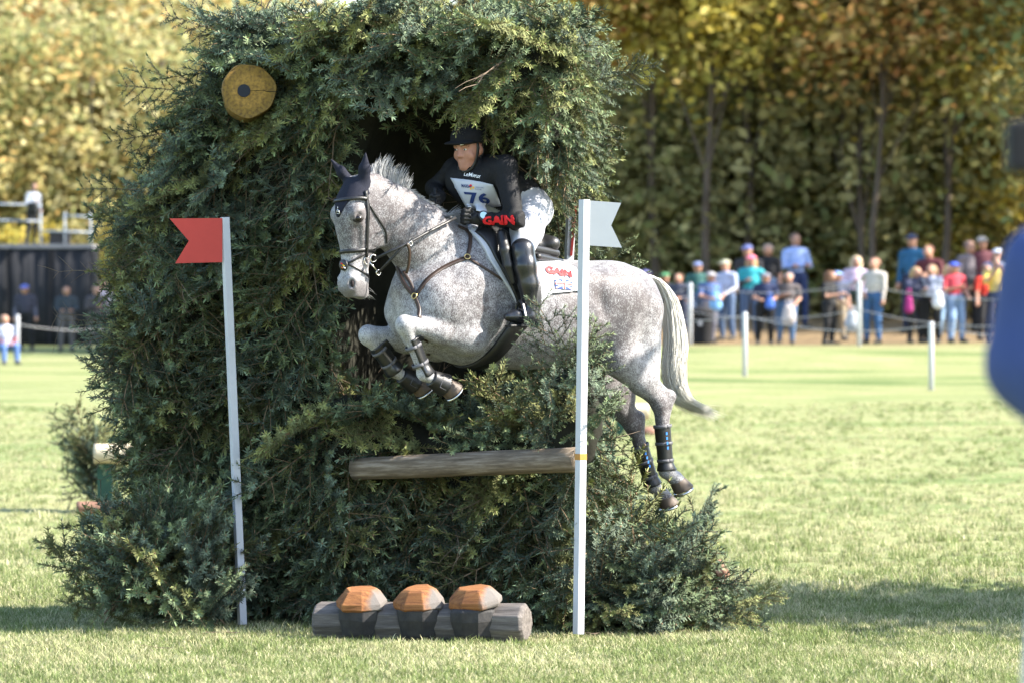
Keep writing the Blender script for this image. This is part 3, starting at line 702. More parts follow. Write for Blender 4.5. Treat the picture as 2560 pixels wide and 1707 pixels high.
def horse_field(h=.009):
    g = Field((-1.3, -.47, .70), (1.36, .47, 2.70), h)
    # barrel: x, top, bottom, half width
    g.loft((0, 0, 0), (1, 0, 0), (0, 0, 1), (0, 1, 0), [
        (-.90, 1.90, 1.72, .10), (-.82, 2.00, 1.68, .20), (-.70, 2.065, 1.64, .265), (-.55, 2.095, 1.58, .295), (-.40, 2.10, 1.52, .31),
        (-.20, 2.12, 1.485, .315), (.05, 2.20, 1.480, .295), (.25, 2.275, 1.49, .265), (.45, 2.20, 1.53, .235), (.62, 2.10, 1.62, .185), (.73, 2.00, 1.76, .10)], k=.03, n=2.1)
    # neck
    st = [((1116, 663), .245, .62), ((1049, 599), .193, .60), ((987, 545), .163, .60), ((938, 508), .135, .64), ((912, 488), .105, .75)]
    for (a, ra, sa), (b, rb, sb) in zip(st[:-1], st[1:]):
        g.cone(hl(*a, 0.0), hl(*b, .01), ra, rb, .06, side=Yv, asp=(sa + sb) / 2)
    # head
    g.loft(POLL, HA, HB, HC, HEAD_TAB, k=.045, n=2.5)
    for sg in (-1, 1):
        g.ell(hd(.175, .115, .085 * sg), (.05, .045, .028), np.array((HA, HB, HC)), k=.03)          # brow
        g.ell(hd(.255, -.055, .066 * sg), (.105, .085, .030), np.array((HA, HB, HC)), k=.03)        # cheek
        g.cone(hd(.24, .085, .088 * sg), hd(.40, .07, .062 * sg), .014, .010, .025)                 # facial crest
        g.ell(hd(.556, .138, .046 * sg), (.044, .034, .026), np.array((HA, HB, HC)), k=.02)         # nostril wing
        g.ell(hd(.558, .158, .060 * sg), (.027, .018, .018), np.array((HA, HB * .7 + HC * sg * .7, HC * .7 - HB * sg * .7)), k=.010, op='s')
        g.cone(hd(.585, .045, .062 * sg), hd(.52, -.002, .062 * sg), .006, .004, .012, op='s')      # mouth line
        g.ell(hd(.182, .128, .112 * sg), (.016, .021, .014), np.array((HA, HB, HC)), k=.012, op='s')  # eye socket
    g.ell(hd(.615, .035, 0), (.035, .045, .042), np.array((HA, HB, HC)), k=.02)                     # lower lip and chin
    # shoulders, breast
    for sg in (-1, 1):
        g.cone((.22, .12 * sg, 2.12), (.56, .155 * sg, 1.84), .13, .135, .07, side=Yv, asp=.75)
        g.cone((.60, .12 * sg, 1.90), (.66, .10 * sg, 1.80), .12, .11, .06)
        g.ell((.36, .225 * sg, 1.88), (.17, .06, .16), k=.06)                                        # triceps
    g.cone((.70, 0, 1.93), (.62, 0, 1.68), .09, .10, .06)
    # fore legs
    for key, sg in (('fl', 1), ('fr', -1)):
        E, K, Fk, Cr, So = LG[key]
        g.cone((.52, .17 * sg, 1.80), E + np.array((0, -.02 * sg, .02)), .135, .092, .07, side=Yv, asp=.8)
        g.ell(E + np.array((-.035, 0, -.02)), (.075, .058, .062), k=.05)                             # elbow
        mid = E * .55 + K * .45
        g.cone(E, mid, .090, .066, .03, side=Yv, asp=.85); g.cone(mid, K, .066, .043, .03)
        g.cone(mid + np.array((0, 0, .02)), K + np.array((-.01, 0, .012)), .04, .036, .02)
        ax = (Fk - K) / np.linalg.norm(Fk - K)
        g.ell(K + ax * .01, (.050, .044, .056), k=.025)                                              # knee
        g.cone(K, K + ax * .06 , .043, .036, .02)
        back = np.cross(ax, Yv); back /= np.linalg.norm(back)
        if back[0] > 0: back = -back
        g.cone(K + ax * .04, Fk, .030, .028, .015); g.cone(K + ax * .03 + back * .024, Fk + back * .02, .020, .022, .015)
        g.ell(Fk + back * .006, (.040, .036, .042), k=.02)
        g.cone(Fk, Cr, .033, .034, .02); g.cone(Cr, Cr * .6 + So * .4, .040, .044, .02)
    # hollows: the groove in front of the shoulder, the fold behind the elbow, the flank
    for sg in (-1, 1):
        g.cone((.25, .30 * sg, 1.86), (.22, .285 * sg, 1.62), .016, .014, .05, op='s')
        g.cone((-.40, .325 * sg, 1.95), (-.42, .33 * sg, 1.80), .02, .015, .06, op='s')
    # hindquarters
    for sg in (-1, 1):
        g.ell((-.60, .145 * sg, 1.92), (.21, .15, .165), k=.08)
        g.ell((-.78, .12 * sg, 1.85), (.135, .115, .19), k=.07)
        g.cone((-.30, .20 * sg, 1.98), (-.45, .22 * sg, 1.94), .07, .08, .07)
    for key, sg in (('hl', 1), ('hr', -1)):
        S, Hk, Pt, Fk, Cr, So = LG[key]
        g.cone((-.60, .16 * sg, 1.84), S + np.array((.03, 0, .05)), .168, .118, .07, side=Yv, asp=.8)      # thigh
        g.cone((-.80, .13 * sg, 1.80), S * .55 + Hk * .45 + np.array((-.05, 0, .03)), .125, .082, .06, side=Yv, asp=.85)   # hamstrings
        m = S * .5 + Hk * .5
        g.cone(S, m, .115, .076, .04, side=Yv, asp=.8); g.cone(m, Hk, .074, .046, .03, side=Yv, asp=.85)
        g.cone(m + (Pt - Hk) * .7, Pt, .030, .024, .03)                                                     # tendon to the point of hock
        g.ell(Pt, (.03, .026, .034), k=.025)
        ax = (Fk - Hk) / np.linalg.norm(Fk - Hk); back = np.cross(ax, Yv); back /= np.linalg.norm(back)
        if back[0] > 0: back = -back
        g.ell(Hk + ax * .01, (.055, .042, .058), k=.03)
        g.cone(Pt, Hk + ax * .12 + back * .024, .026, .020, .03)
        g.cone(Hk + ax * .04, Fk, .038, .030, .015); g.cone(Hk + ax * .10 + back * .022, Fk + back * .018, .020, .022, .015)
        g.ell(Fk + back * .008, (.042, .037, .043), k=.02)
        g.cone(Fk, Cr, .034, .034, .02); g.cone(Cr, Cr * .6 + So * .4, .040, .044, .02)
    # dock of the tail, carried away from the body
    g.chain([hl(1560, 700, 0), hl(1592, 702, 0), hl(1630, 722, 0), hl(1655, 755, 0)], [.05, .036, .026, .016], k=.03)
    return g

HG = horse_field()
V, F = HG.surface(2)
# relief: shallow muscle and skin unevenness
nrm_me = mesh_np('tmp', V, F); vn = np.zeros(len(V) * 3); nrm_me.vertices.foreach_get('normal', vn) if False else nrm_me.vertex_normals.foreach_get('vector', vn)
vn = vn.reshape(-1, 3); bpy.data.meshes.remove(nrm_me)
V = V + vn * (fbm(V, 3, 14, 2) * .0022)[:, None]
horse_me = mesh_np('horse', V, F)
# coat: r = how dense the dark flecks are, g = bare dark skin
fl = np.clip(.78 + .22 * fbm(V, 11, 4.0, 2), 0, 1)
def near(P, r): return np.clip(1 - np.linalg.norm(V - np.array(P), axis=1) / r, 0, 1)
fl += .25 * near((-.62, .3, 1.8), .42) + .20 * near(hl(1480, 760, .25), .3) - .45 * near(hl(1625, 880, .2), .34) - .25 * near(hl(1470, 675, .1), .25)
fl += .22 * near((.45, .28, 1.85), .35) + .25 * near(hd(.30, .09, .07), .14) - .35 * near(hd(.47, .15, 0), .16) - .3 * near(hd(.1, .1, 0), .12)
for kk in ('fl', 'fr'): fl -= .34 * np.maximum(near(LG[kk][1], .30), near(LG[kk][2], .25))
fl -= .3 * near(LG['fl'][0], .17)
for kk in ('hl', 'hr'): fl += .45 * near(LG[kk][1], .26) - .3 * near(LG[kk][3], .15)
fl += .2 * near(hl(1490, 850, .2), .25)
sk = .95 * near(hd(.62, .09, 0), .135) + .5 * near(hd(.575, .14, .06), .06) + .8 * near(hd(.182, .128, .10), .058) + .8 * near(hd(.182, .128, -.10), .058)
set_attr(horse_me, 'coat', np.stack([np.clip(fl, 0, 1), np.clip(sk * 2.4, 0, 1), np.zeros(len(V))], 1))

def coat_material():
    m = bpy.data.materials.new('flea_bitten_coat'); m.use_nodes = True
    N, L = m.node_tree.nodes, m.node_tree.links; b = N['Principled BSDF']
    tc = N.new('ShaderNodeTexCoord'); at_ = N.new('ShaderNodeAttribute'); at_.attribute_name = 'coat'
    sep = N.new('ShaderNodeSeparateColor'); L.new(at_.outputs['Color'], sep.inputs[0])
    n1 = N.new('ShaderNodeTexNoise'); n1.inputs['Scale'].default_value = 170; n1.inputs['Detail'].default_value = 3; n1.inputs['Roughness'].default_value = .7
    mp = N.new('ShaderNodeMapping'); mp.inputs['Scale'].default_value = (1, 1, .62); mp.inputs['Rotation'].default_value = (0, .5, 0)
    L.new(tc.outputs['Object'], mp.inputs[0]); L.new(mp.outputs[0], n1.inputs['Vector'])
    # threshold falls as the flecks get denser
    th = N.new('ShaderNodeMapRange'); th.inputs['To Min'].default_value = .68; th.inputs['To Max'].default_value = .34
    L.new(sep.outputs[0], th.inputs['Value'])
    su = N.new('ShaderNodeMath'); su.operation = 'SUBTRACT'; n4 = N.new('ShaderNodeTexNoise'); n4.inputs['Scale'].default_value = 26; n4.inputs['Detail'].default_value = 3; L.new(tc.outputs['Object'], n4.inputs['Vector'])
    ma = N.new('ShaderNodeMath'); ma.operation = 'MULTIPLY_ADD'; ma.inputs[1].default_value = .38; L.new(n4.outputs['Fac'], ma.inputs[0]); L.new(n1.outputs['Fac'], ma.inputs[2])
    mb = N.new('ShaderNodeMath'); mb.operation = 'SUBTRACT'; mb.inputs[1].default_value = .19; L.new(ma.outputs[0], mb.inputs[0]); L.new(mb.outputs[0], su.inputs[0]); L.new(th.outputs[0], su.inputs[1])
    st = N.new('ShaderNodeMapRange'); st.inputs['From Min'].default_value = -.16; st.inputs['From Max'].default_value = .18; L.new(su.outputs[0], st.inputs['Value'])
    n2 = N.new('ShaderNodeTexNoise'); n2.inputs['Scale'].default_value = 9; L.new(tc.outputs['Object'], n2.inputs['Vector'])
    dk = N.new('ShaderNodeMix'); dk.data_type = 'RGBA'; dk.inputs['A'].default_value = (.080, .062, .060, 1); dk.inputs['B'].default_value = (.060, .058, .066, 1)
    L.new(n2.outputs['Fac'], dk.inputs['Factor'])
    mx = N.new('ShaderNodeMix'); mx.data_type = 'RGBA'; mx.inputs['A'].default_value = (.37, .37, .38, 1)
    L.new(st.outputs[0], mx.inputs['Factor']); L.new(dk.outputs['Result'], mx.inputs['B'])
    m2 = N.new('ShaderNodeMix'); m2.data_type = 'RGBA'; m2.inputs['B'].default_value = (.10, .09, .092, 1)
    ms = N.new('ShaderNodeMath'); ms.operation = 'MULTIPLY'; ms.inputs[1].default_value = .75; L.new(sep.outputs[1], ms.inputs[0])
    L.new(ms.outputs[0], m2.inputs['Factor']); L.new(mx.outputs['Result'], m2.inputs['A']); L.new(m2.outputs['Result'], b.inputs['Base Color'])
    b.inputs['Roughness'].default_value = .55; b.inputs['Specular IOR Level'].default_value = .3
    b.inputs['Sheen Weight'].default_value = .15
    n3 = N.new('ShaderNodeTexNoise'); n3.inputs['Scale'].default_value = 260; n3.inputs['Detail'].default_value = 2; L.new(mp.outputs[0], n3.inputs['Vector'])
    bp = N.new('ShaderNodeBump'); bp.inputs['Strength'].default_value = .25; bp.inputs['Distance'].default_value = .004
    L.new(n3.outputs['Fac'], bp.inputs['Height']); L.new(bp.outputs[0], b.inputs['Normal'])
    return m
horse = obj('horse', horse_me, coat_material(), mw=HM)
tag(horse, 'flea-bitten grey horse leaping through the evergreen brush fence', 'horse')
HBVH = BVHTree.FromPolygons([Vector(v) for v in V], [tuple(int(i) for i in q) for q in F])

M_hoof = material('hoof_horn', (.12, .09, .07), .55, .4, 40, bump=.2, stretch=(1, 1, .2))
M_steel = material('steel', (.55, .54, .52), .25, metal=1.0)
M_black_leather = material('black_leather', (.012, .012, .013), .42, .3, 60, spec=.5, bump=.15, bscale=300)
M_brown_leather = material('brown_leather', (.035, .018, .010), .45, .4, 40, spec=.45)
M_navy = material('navy_knit', (.008, .010, .022), .85, .35, 180, bump=.3, bscale=350)

def field_mesh(name, g, mat, parent=None, mw=None, smooth=2):
    Vv, Ff = g.surface(smooth)
    return obj(name, mesh_np(name, Vv, Ff), mat, parent, mw)

# hooves and shoes
for key in ('fl', 'fr', 'hl', 'hr'):
    Fk, Cr, So = LG[key][-3:]
    ax = (So - Cr) / np.linalg.norm(So - Cr)
    front = np.cross(Yv, ax); front /= np.linalg.norm(front)      # towards the toe
    if key in ('fl', 'fr'):
        if front[2] < 0: front = -front
        front = -front
    else:
        if front[0] > 0: front = -front
        front = -front
    sn = ax * .93 + front * .36; sn /= np.linalg.norm(sn)
    g = Field(Cr - .15, Cr + .19, .006)
    g.cone(Cr + ax * .005, So + ax * .03 + front * .012, .043, .066, .01, side=Yv, asp=.95)
    X, Y, Z = np.meshgrid(*g.ax, indexing='ij')
    pl = (X - So[0]) * sn[0] + (Y - So[1]) * sn[1] + (Z - So[2]) * sn[2]
    g.f = np.maximum(g.f, pl.astype(np.float32))
    pl2 = -((X - Cr[0]) * ax[0] + (Y - Cr[1]) * ax[1] + (Z - Cr[2]) * ax[2]) + .002
    g.f = np.maximum(g.f, pl2.astype(np.float32))
    hf = field_mesh('hoof', g, M_hoof, horse)
    # shoe: a thin open ring on the sole
    u = np.cross(sn, Yv); u /= np.linalg.norm(u); w = np.cross(sn, u)
    if u @ front < 0: u = -u
    pts = [So + sn * .004 + front * .014 + u * .056 * math.cos(a) + w * .052 * math.sin(a) for a in np.linspace(-2.5, 2.5, 21)]
    MB().tube(pts, .0075, 6).build('shoe', M_steel, hf, True)

# eyes, set into the skin
M_eye = material('dark_eye', (.008, .006, .005), .2, spec=.4); M_lid = material('eyelid_skin', (.022, .018, .018), .6, .3, 60)
EYE = np.array(HBVH.find_nearest(Vector(hd(.196, .132, .13)))[0]); ec_ = np.array(((EYE - POLL) @ HA, (EYE - POLL) @ HB, (EYE - POLL) @ HC))
for sg in (1, -1):
    c_ = hd(ec_[0], ec_[1], ec_[2] * sg); Re = np.array((HA, HB * .85 - HC * sg * .5, HC * .85 + HB * sg * .5))
    g = Field(c_ - .06, c_ + .06, .004); g.ell(c_ - HC * sg * .009, (.025, .034, .014), Re, k=0); lid = field_mesh('eyelid', g, M_lid, horse)
    g = Field(c_ - .05, c_ + .05, .003); g.ell(c_ - HC * sg * .007, (.018, .024, .0165), Re, k=0); field_mesh('eye', g, M_eye, lid)
M_nostril = material('nostril', (.018, .012, .012), .8)
for sg in (1, -1):
    g = Field(hd(.558, .150, .055 * sg) - .05, hd(.558, .150, .055 * sg) + .05, .004)
    g.ell(hd(.558, .146, .053 * sg), (.022, .013, .010), np.array((HA, HB * .7 + HC * sg * .7, HC * .7 - HB * sg * .7)), k=0)
    field_mesh('nostril', g, M_nostril, horse)

# ---- hair: tapering strands as one tube mesh
def strands(name, curves, mat, parent, rad=.0022, n=3):
    Vs, Fs = [], []; o = 0
    for c in curves:
        c = np.asarray(c); m = len(c)
        d = np.gradient(c, axis=0); d /= np.linalg.norm(d, axis=1)[:, None] + 1e-9
        a = np.cross(d, (0.3, 0.9, 0.2)); a /= np.linalg.norm(a, axis=1)[:, None] + 1e-9
        b = np.cross(d, a); r = rad * (1 - np.linspace(0, 1, m) ** 2.5 * .85)
        for j in range(n):
            t = 2 * math.pi * j / n
            Vs.append(c + (a * math.cos(t) + b * math.sin(t)) * r[:, None])
        base = o
        for j in range(n):
            i = np.arange(m - 1); j2 = (j + 1) % n
            Fs.append(np.stack([base + j * m + i, base + j2 * m + i, base + j2 * m + i + 1, base + j * m + i + 1], 1))
        o += m * n
    return obj(name, mesh_np(name, np.concatenate(Vs), np.concatenate(Fs)), mat, parent)

def bez(P, t):
    """catmull curve through control points"""
    P = np.asarray(P, float); q = np.linspace(0, 1, len(P))
    return np.stack([catmull(q, P[:, i], t) for i in range(P.shape[1])], 1)

M_tail = material('white_hair', (.72, .69, .62), .6, .15, 25, stretch=(1, 1, .12), sheen=.2)
M_mane = material('grey_white_hair', (.44, .44, .44), .6, .45, 30, stretch=(1, 1, .2), sheen=.2)
cs = []
ctrl = np.array([hl(1582, 690, 0), hl(1638, 702, 0), hl(1676, 762, 0), hl(1688, 860, 0), hl(1684, 940, 0), hl(1702, 1000, 0), hl(1758, 1032, 0)])
ctrl[5, 1] += .02; ctrl[6, 1] += .05
spread = np.array([.024, .040, .060, .074, .076, .070, .060])
for i in range(1150):
    a = rng.uniform(0, 2 * math.pi); r = math.sqrt(rng.uniform(0, 1)); off = np.array((math.cos(a) * .8, math.sin(a), math.sin(a + .9) * .35)) * r
    c = ctrl + off[None, :] * spread[:, None] + rng.normal(0, .007, (7, 3)) * np.linspace(.2, 1.6, 7)[:, None]
    start = rng.uniform(0, .22) if rng.random() < .7 else rng.uniform(.2, .35)
    end = rng.uniform(.62, 1.0) if rng.random() < .55 else rng.uniform(.9, 1.06)
    t = np.linspace(start, min(end, 1), 16); cc = bez(c, t)
    if end > 1: cc[-1] += (cc[-1] - cc[-2]) * rng.uniform(.2, .9)
    cs.append(cc)
strands('tail', cs, M_tail, horse, .0021)
# mane: crest line from poll to withers, lifted where it flies
cs = []
crest = [hl(905, 452, 0), hl(940, 446, 0), hl(985, 468, 0), hl(1031, 492, 0), hl(1070, 512, 0), hl(1110, 535, 0), hl(1150, 556, 0)]
for i in range(950):
    t = rng.uniform(0, 1); p = bez(crest, np.array([t]))[0] + np.array((0, rng.normal(0, .012), -.012))
    loc, no, _, _ = HBVH.find_nearest(Vector(p))
    p = np.array(loc)
    fly = math.exp(-((t - .22) / .10)**2) + .8 * math.exp(-((t - .38) / .05)**2)
    L0 = .022 + .085 * fly * rng.uniform(.4, 1.1)
    if t > .84: L0 = .07; 
    up = np.array((-.15 - .10 * fly + rng.normal(0, .12), rng.normal(-.05, .18), .55 + .9 * fly))
    if t > .84: up = np.array((-.9, .15 + rng.normal(0, .15), .35 + rng.normal(0, .2)))
    if fly < .25 and t <= .84: up = np.array((-.9 + rng.normal(0, .12), rng.normal(-.3, .25), .12))
    up /= np.linalg.norm(up)
    q = np.array((-.5, -.1 + rng.normal(0, .15), -.1))
    cs.append([p, p + up * L0 * .5, p + up * L0 + q * L0 * .22, p + up * L0 * 1.35 + q * L0 * .6])
strands('mane', [bez(c, np.linspace(0, 1, 7)) for c in cs], M_mane, horse, .0015)

# whiskers under the chin
cs = []
for i in range(26):
    p = hd(.60 + rng.uniform(-.02, .03), .02 + rng.uniform(-.02, .04), rng.uniform(-.03, .04)); d = HA * .6 - HB * .8 + HC * rng.normal(.3, .4)
    cs.append([p, p + d * .025, p + d * .045 + np.array((0, 0, -.006))])
strands('whiskers', cs, M_mane, horse, .0007)

# ================================================================== tack
def on_skin(p, off=.004):
    loc, no, _, _ = HBVH.find_nearest(Vector(p)); return np.array(loc) + np.array(no) * off, np.array(no)

def ribbon(pts, nrm, width, thick):
    """box-section strap along pts, flat side facing nrm"""
    P = np.asarray(pts, float); Nn = np.asarray(nrm, float); d = np.gradient(P, axis=0); d /= np.linalg.norm(d, axis=1)[:, None] + 1e-9
    Nn = Nn - d * np.sum(Nn * d, 1)[:, None]; Nn /= np.linalg.norm(Nn, axis=1)[:, None] + 1e-9
    S = np.cross(d, Nn); m = MB(); k = len(P); w = np.ones(k) * width / 2
    ring = [P + S * w[:, None] - Nn * thick / 2, P + S * w[:, None] * .92 + Nn * thick / 2, P - S * w[:, None] * .92 + Nn * thick / 2, P - S * w[:, None] - Nn * thick / 2]
    Vv = [ring[j][i] for i in range(k) for j in range(4)]
    Ff = [(i*4+j, i*4+(j+1) % 4, (i+1)*4+(j+1) % 4, (i+1)*4+j) for i in range(k-1) for j in range(4)] + [(3, 2, 1, 0), tuple((k-1)*4+j for j in range(4))]
    return m.add(Vv, Ff)

def skin_strap(name, ctrl, width, thick, mat, parent, n=18, off=None):
    c = bez(ctrl, np.linspace(0, 1, n)); ps = [on_skin(p, thick * .5 + .002 if off is None else off) for p in c]
    P = np.array([p[0] for p in ps]); Nn = np.array([p[1] for p in ps])
    for _ in range(2):
        P[1:-1] = P[1:-1] * .5 + (P[:-2] + P[2:]) * .25; Nn[1:-1] = Nn[1:-1] * .5 + (Nn[:-2] + Nn[2:]) * .25
    return ribbon(P, Nn, width, thick).build(name, mat, parent, True)

def free_strap(name, ctrl, width, thick, mat, parent, nrm=(0, 1, 0), n=14):
    P = bez(ctrl, np.linspace(0, 1, n)); return ribbon(P, np.tile(np.array(nrm, float), (n, 1)), width, thick).build(name, mat, parent, True)

def ring(name, c, r, wire, mat, parent, nrm=(0, 1, 0)):
    nrm = Vector(nrm).normalized(); a = nrm.orthogonal().normalized(); b = nrm.cross(a); c = Vector(c)
    pts = [c + a * r * math.cos(t) + b * r * math.sin(t) for t in np.linspace(0, 2 * math.pi, 17)]
    return MB().tube(pts, wire, 6, cap=False).build(name, mat, parent, True)

def skin_px(px, py):
    """where the line of sight through a photo pixel meets the horse"""
    d = ray_local(px, py); loc, no, _, _ = HBVH.ray_cast(Vector(CAML), Vector(d).normalized())
    if loc is None:
        p = hl(px, py, .1); return on_skin(p)[0]
    return np.array(loc)

# ear bonnet: a knitted cap over the forehead with two ear sleeves
g = Field(POLL + np.array((-.25, -.22, -.30)), POLL + np.array((.32, .24, .26)), .005)
g.loft(POLL, HA, HB, HC, [(s, b + .007, c - .007, w + .007) for s, b, c, w in HEAD_TAB], k=.02, n=2.5)
X, Y, Z = np.meshgrid(*g.ax, indexing='ij')
rel = np.stack([X - POLL[0], Y - POLL[1], Z - POLL[2]], -1)
s_ = rel @ HA; b_ = rel @ HB; c_ = rel @ HC
edge = .075 + .115 * np.exp(-(c_ / .045)**2) - .25 * np.maximum(.05 - b_, 0)       # lower hem with a point on the forehead
g.f = np.maximum(g.f, (s_ - edge).astype(np.float32) * .7)
g.f = np.maximum(g.f, (-b_ - .055).astype(np.float32))
for sg in (-1, 1):
    base = hd(-.005, .035, .058 * sg)
    tip = hl(*((828, 400) if sg < 0 else (914, 384)), -.07 if sg < 0 else .09)
    m_ = base * .55 + tip * .45
    out = (tip - base) / np.linalg.norm(tip - base)
    g.cone(base - out * .02, m_, .034, .033, .02, side=HB * .5 + HC * sg * .5, asp=.8); g.cone(m_, tip, .033, .005, .012, side=HB * .5 + HC * sg * .5, asp=.8)
bonnet = field_mesh('ear_bonnet', g, M_navy, mw=HM)
tag(bonnet, 'dark navy knitted ear bonnet covering the grey horse\'s ears and forehead', 'ear bonnet')
# silver emblem on the bonnet's point: a small pyramid-shaped mark
em = MB()
E0 = hd(.155, .197, .012)
for a, b in (((-.016, .014), (.016, .014)), ((-.016, .014), (0, -.012)), ((.016, .014), (0, -.012)), ((-.009, .004), (.009, .004)), ((0, -.012), (0, -.024))):
    em.tube([E0 + HC * a[0] + HA * a[1], E0 + HC * b[0] + HA * b[1]], .0022, 5)
em.build('emblem', M_steel, bonnet, True)

# bridle
bridle = empty('bridle', mat=HM); tag(bridle, 'black leather bridle with long reins on the grey horse\'s head', 'bridle')
skin_strap('cheekpiece', [skin_px(913, 478), skin_px(917, 510), skin_px(917, 560), skin_px(915, 610), skin_px(914, 643)], .020, .005, M_black_leather, bridle, off=.010)
skin_strap('browband', [hd(.095, .165, -.06), hd(.085, .185, 0), hd(.085, .16, .06), hd(.085, .10, .100), hd(.095, .06, .105)], .020, .006, M_black_leather, bridle, off=.014)
skin_strap('throatlash', [skin_px(922, 510), skin_px(940, 540), skin_px(963, 574), skin_px(966, 600), hd(.34, -.11, .03), hd(.33, -.12, -.02)], .012, .004, M_black_leather, bridle)
skin_strap('noseband', [hd(.385, .14, -.05), hd(.38, .165, 0), hd(.378, .13, .055), hd(.374, .07, .07), hd(.375, -.0, .06), hd(.38, -.045, .02)], .022, .006, M_black_leather, bridle)
skin_strap('crossed_strap', [hd(.43, .165, -.02), hd(.445, .165, .02), hd(.47, .12, .06), hd(.51, .05, .066), hd(.535, .0, .05), hd(.54, -.01, .0)], .013, .004, M_black_leather, bridle)
skin_strap('crossed_strap', [hd(.455, .165, -.005), hd(.43, .13, .055), hd(.39, .05, .07), hd(.365, -.03, .07)], .012, .004, M_black_leather, bridle)
pad = []
g = Field(hd(.45, .17, 0) - .08, hd(.45, .17, 0) + .08, .004)
g.ell(hd(.455, .163, .004), (.032, .012, .034), np.array((HA, HB, HC)), k=0)
pd = field_mesh('nose_pad', g, M_black_leather, bridle)
for (da, dc, col) in ((-.012, -.008, (.55, .03, .02)), (-.002, .006, (.75, .45, .02)), (.010, .012, (.7, .7, .7)), (.010, -.004, (.6, .15, .02))):
    MB().tube([hd(.455 + da, .174, .004 + dc), hd(.455 + da + .006, .175, .004 + dc + .014)], .0035, 5).build('stitched_flash', material('flash_%.2f_%.2f' % (da, dc), col, .6), pd)
BIT = skin_px(916, 652) + np.array((0, .012, 0))
ring('bit_ring', BIT, .022, .0035, M_steel, bridle); ring('bit_ring', BIT + np.array((-.03, .012, .012)), .020, .0035, M_steel, bridle)
B2 = hl(946, 682, BIT[1] + .01)
bt = MB().tube([BIT + np.array((-.01, .006, -.01)), (BIT + B2) / 2 + np.array((0, .004, 0)), B2], .004, 6).build('bit_shank', M_steel, bridle, True)
ring('bit_ring', B2, .014, .003, M_steel, bridle)
HANDL = hl(1152, 540, .12); HANDR = hl(1098, 508, -.06)
free_strap('rein', [hl(935, 648, BIT[1] + .01), hl(965, 634, .16), hl(1012, 612, .20), hl(1075, 578, .19), hl(1140, 545, .14)], .017, .005, M_black_leather, bridle, (.2, 1, .25))
free_strap('rein', [B2, hl(972, 655, .15), hl(1000, 625, .19), hl(1016, 611, .195)], .015, .005, M_black_leather, bridle, (.2, 1, .25))
free_strap('rein_stop', [hl(1018, 609, .21), hl(1024, 630, .205), hl(1022, 660, .19), hl(1016, 684, .17)], .016, .004, M_brown_leather, bridle, (.2, 1, 0))
ring('martingale_ring', hl(1027, 610, .205), .011, .003, M_steel, bridle)
free_strap('rein', [hl(885, 655, -.10), hl(960, 600, -.16), hl(1040, 545, -.13), hl(1098, 512, -.07)], .015, .005, M_black_leather, bridle, (.2, 1, .25))
free_strap('rein', [hl(1090, 490, -.05), hl(1088, 525, .05), hl(1102, 540, .07), hl(1130, 545, .10)], .014, .005, M_black_leather, bridle, (.4, 1, .25))

# breastplate
bp = empty('breastplate', mat=HM); tag(bp, 'brown leather breastplate strapped across the grey horse\'s chest and shoulder', 'breastplate')
R1 = skin_px(1168, 645); R0 = skin_px(1038, 742)
skin_strap('shoulder_strap', [R0, skin_px(1052, 722), skin_px(1080, 690), skin_px(1115, 667), R1], .024, .006, M_brown_leather, bp)
skin_strap('neck_strap', [R1, skin_px(1174, 620), skin_px(1176, 590), skin_px(1168, 565), skin_px(1155, 556)], .022, .006, M_brown_leather, bp)
skin_strap('girth_strap', [R1, skin_px(1200, 665), skin_px(1240, 690), skin_px(1285, 718)], .014, .005, M_brown_leather, bp)
skin_strap('neck_strap', [R0, skin_px(1020, 722), skin_px(1003, 695), skin_px(992, 668)], .024, .006, M_brown_leather, bp)
skin_strap('neck_strap', [R0, skin_px(1028, 712), skin_px(1008, 680)], .020, .006, M_brown_leather, bp)
skin_strap('belly_strap', [R0, skin_px(1046, 765), skin_px(1052, 795), hl(1075, 850, 0)], .022, .006, M_brown_leather, bp)
for c in (R0, R1):
    cc, no = on_skin(c, .012); ring('brass_ring', cc, .016, .0035, material('brass' if c is R0 else 'brass_b', (.55, .43, .2), .3, metal=1), bp, no)

# saddle pad, saddle flap: shells that follow the horse's back
def shell(name, off, region, lo, hi, mat, h=.006, parent=None, mw=None, inner=None):
    g = Field(lo, hi, h)
    X, Y, Z = np.meshgrid(*g.ax, indexing='ij')
    gi = (np.stack([X, Y, Z], -1) - HG.lo) / HG.h
    i0 = np.clip(np.floor(gi).astype(int), 0, HG.n - 2); fr = np.clip(gi - i0, 0, 1); d = np.zeros(X.shape)
    for o in ((0,0,0),(0,0,1),(0,1,0),(0,1,1),(1,0,0),(1,0,1),(1,1,0),(1,1,1)):
        w = np.ones(X.shape)
        for a in range(3): w = w * (fr[..., a] if o[a] else 1 - fr[..., a])
        d += w * HG.f[i0[..., 0] + o[0], i0[..., 1] + o[1], i0[..., 2] + o[2]]
    g.f = np.maximum(d - off, region(X, Y, Z)).astype(np.float32)
    if inner is not None: g.f = np.maximum(g.f, (inner - d).astype(np.float32))
    return field_mesh(name, g, mat, parent, mw)

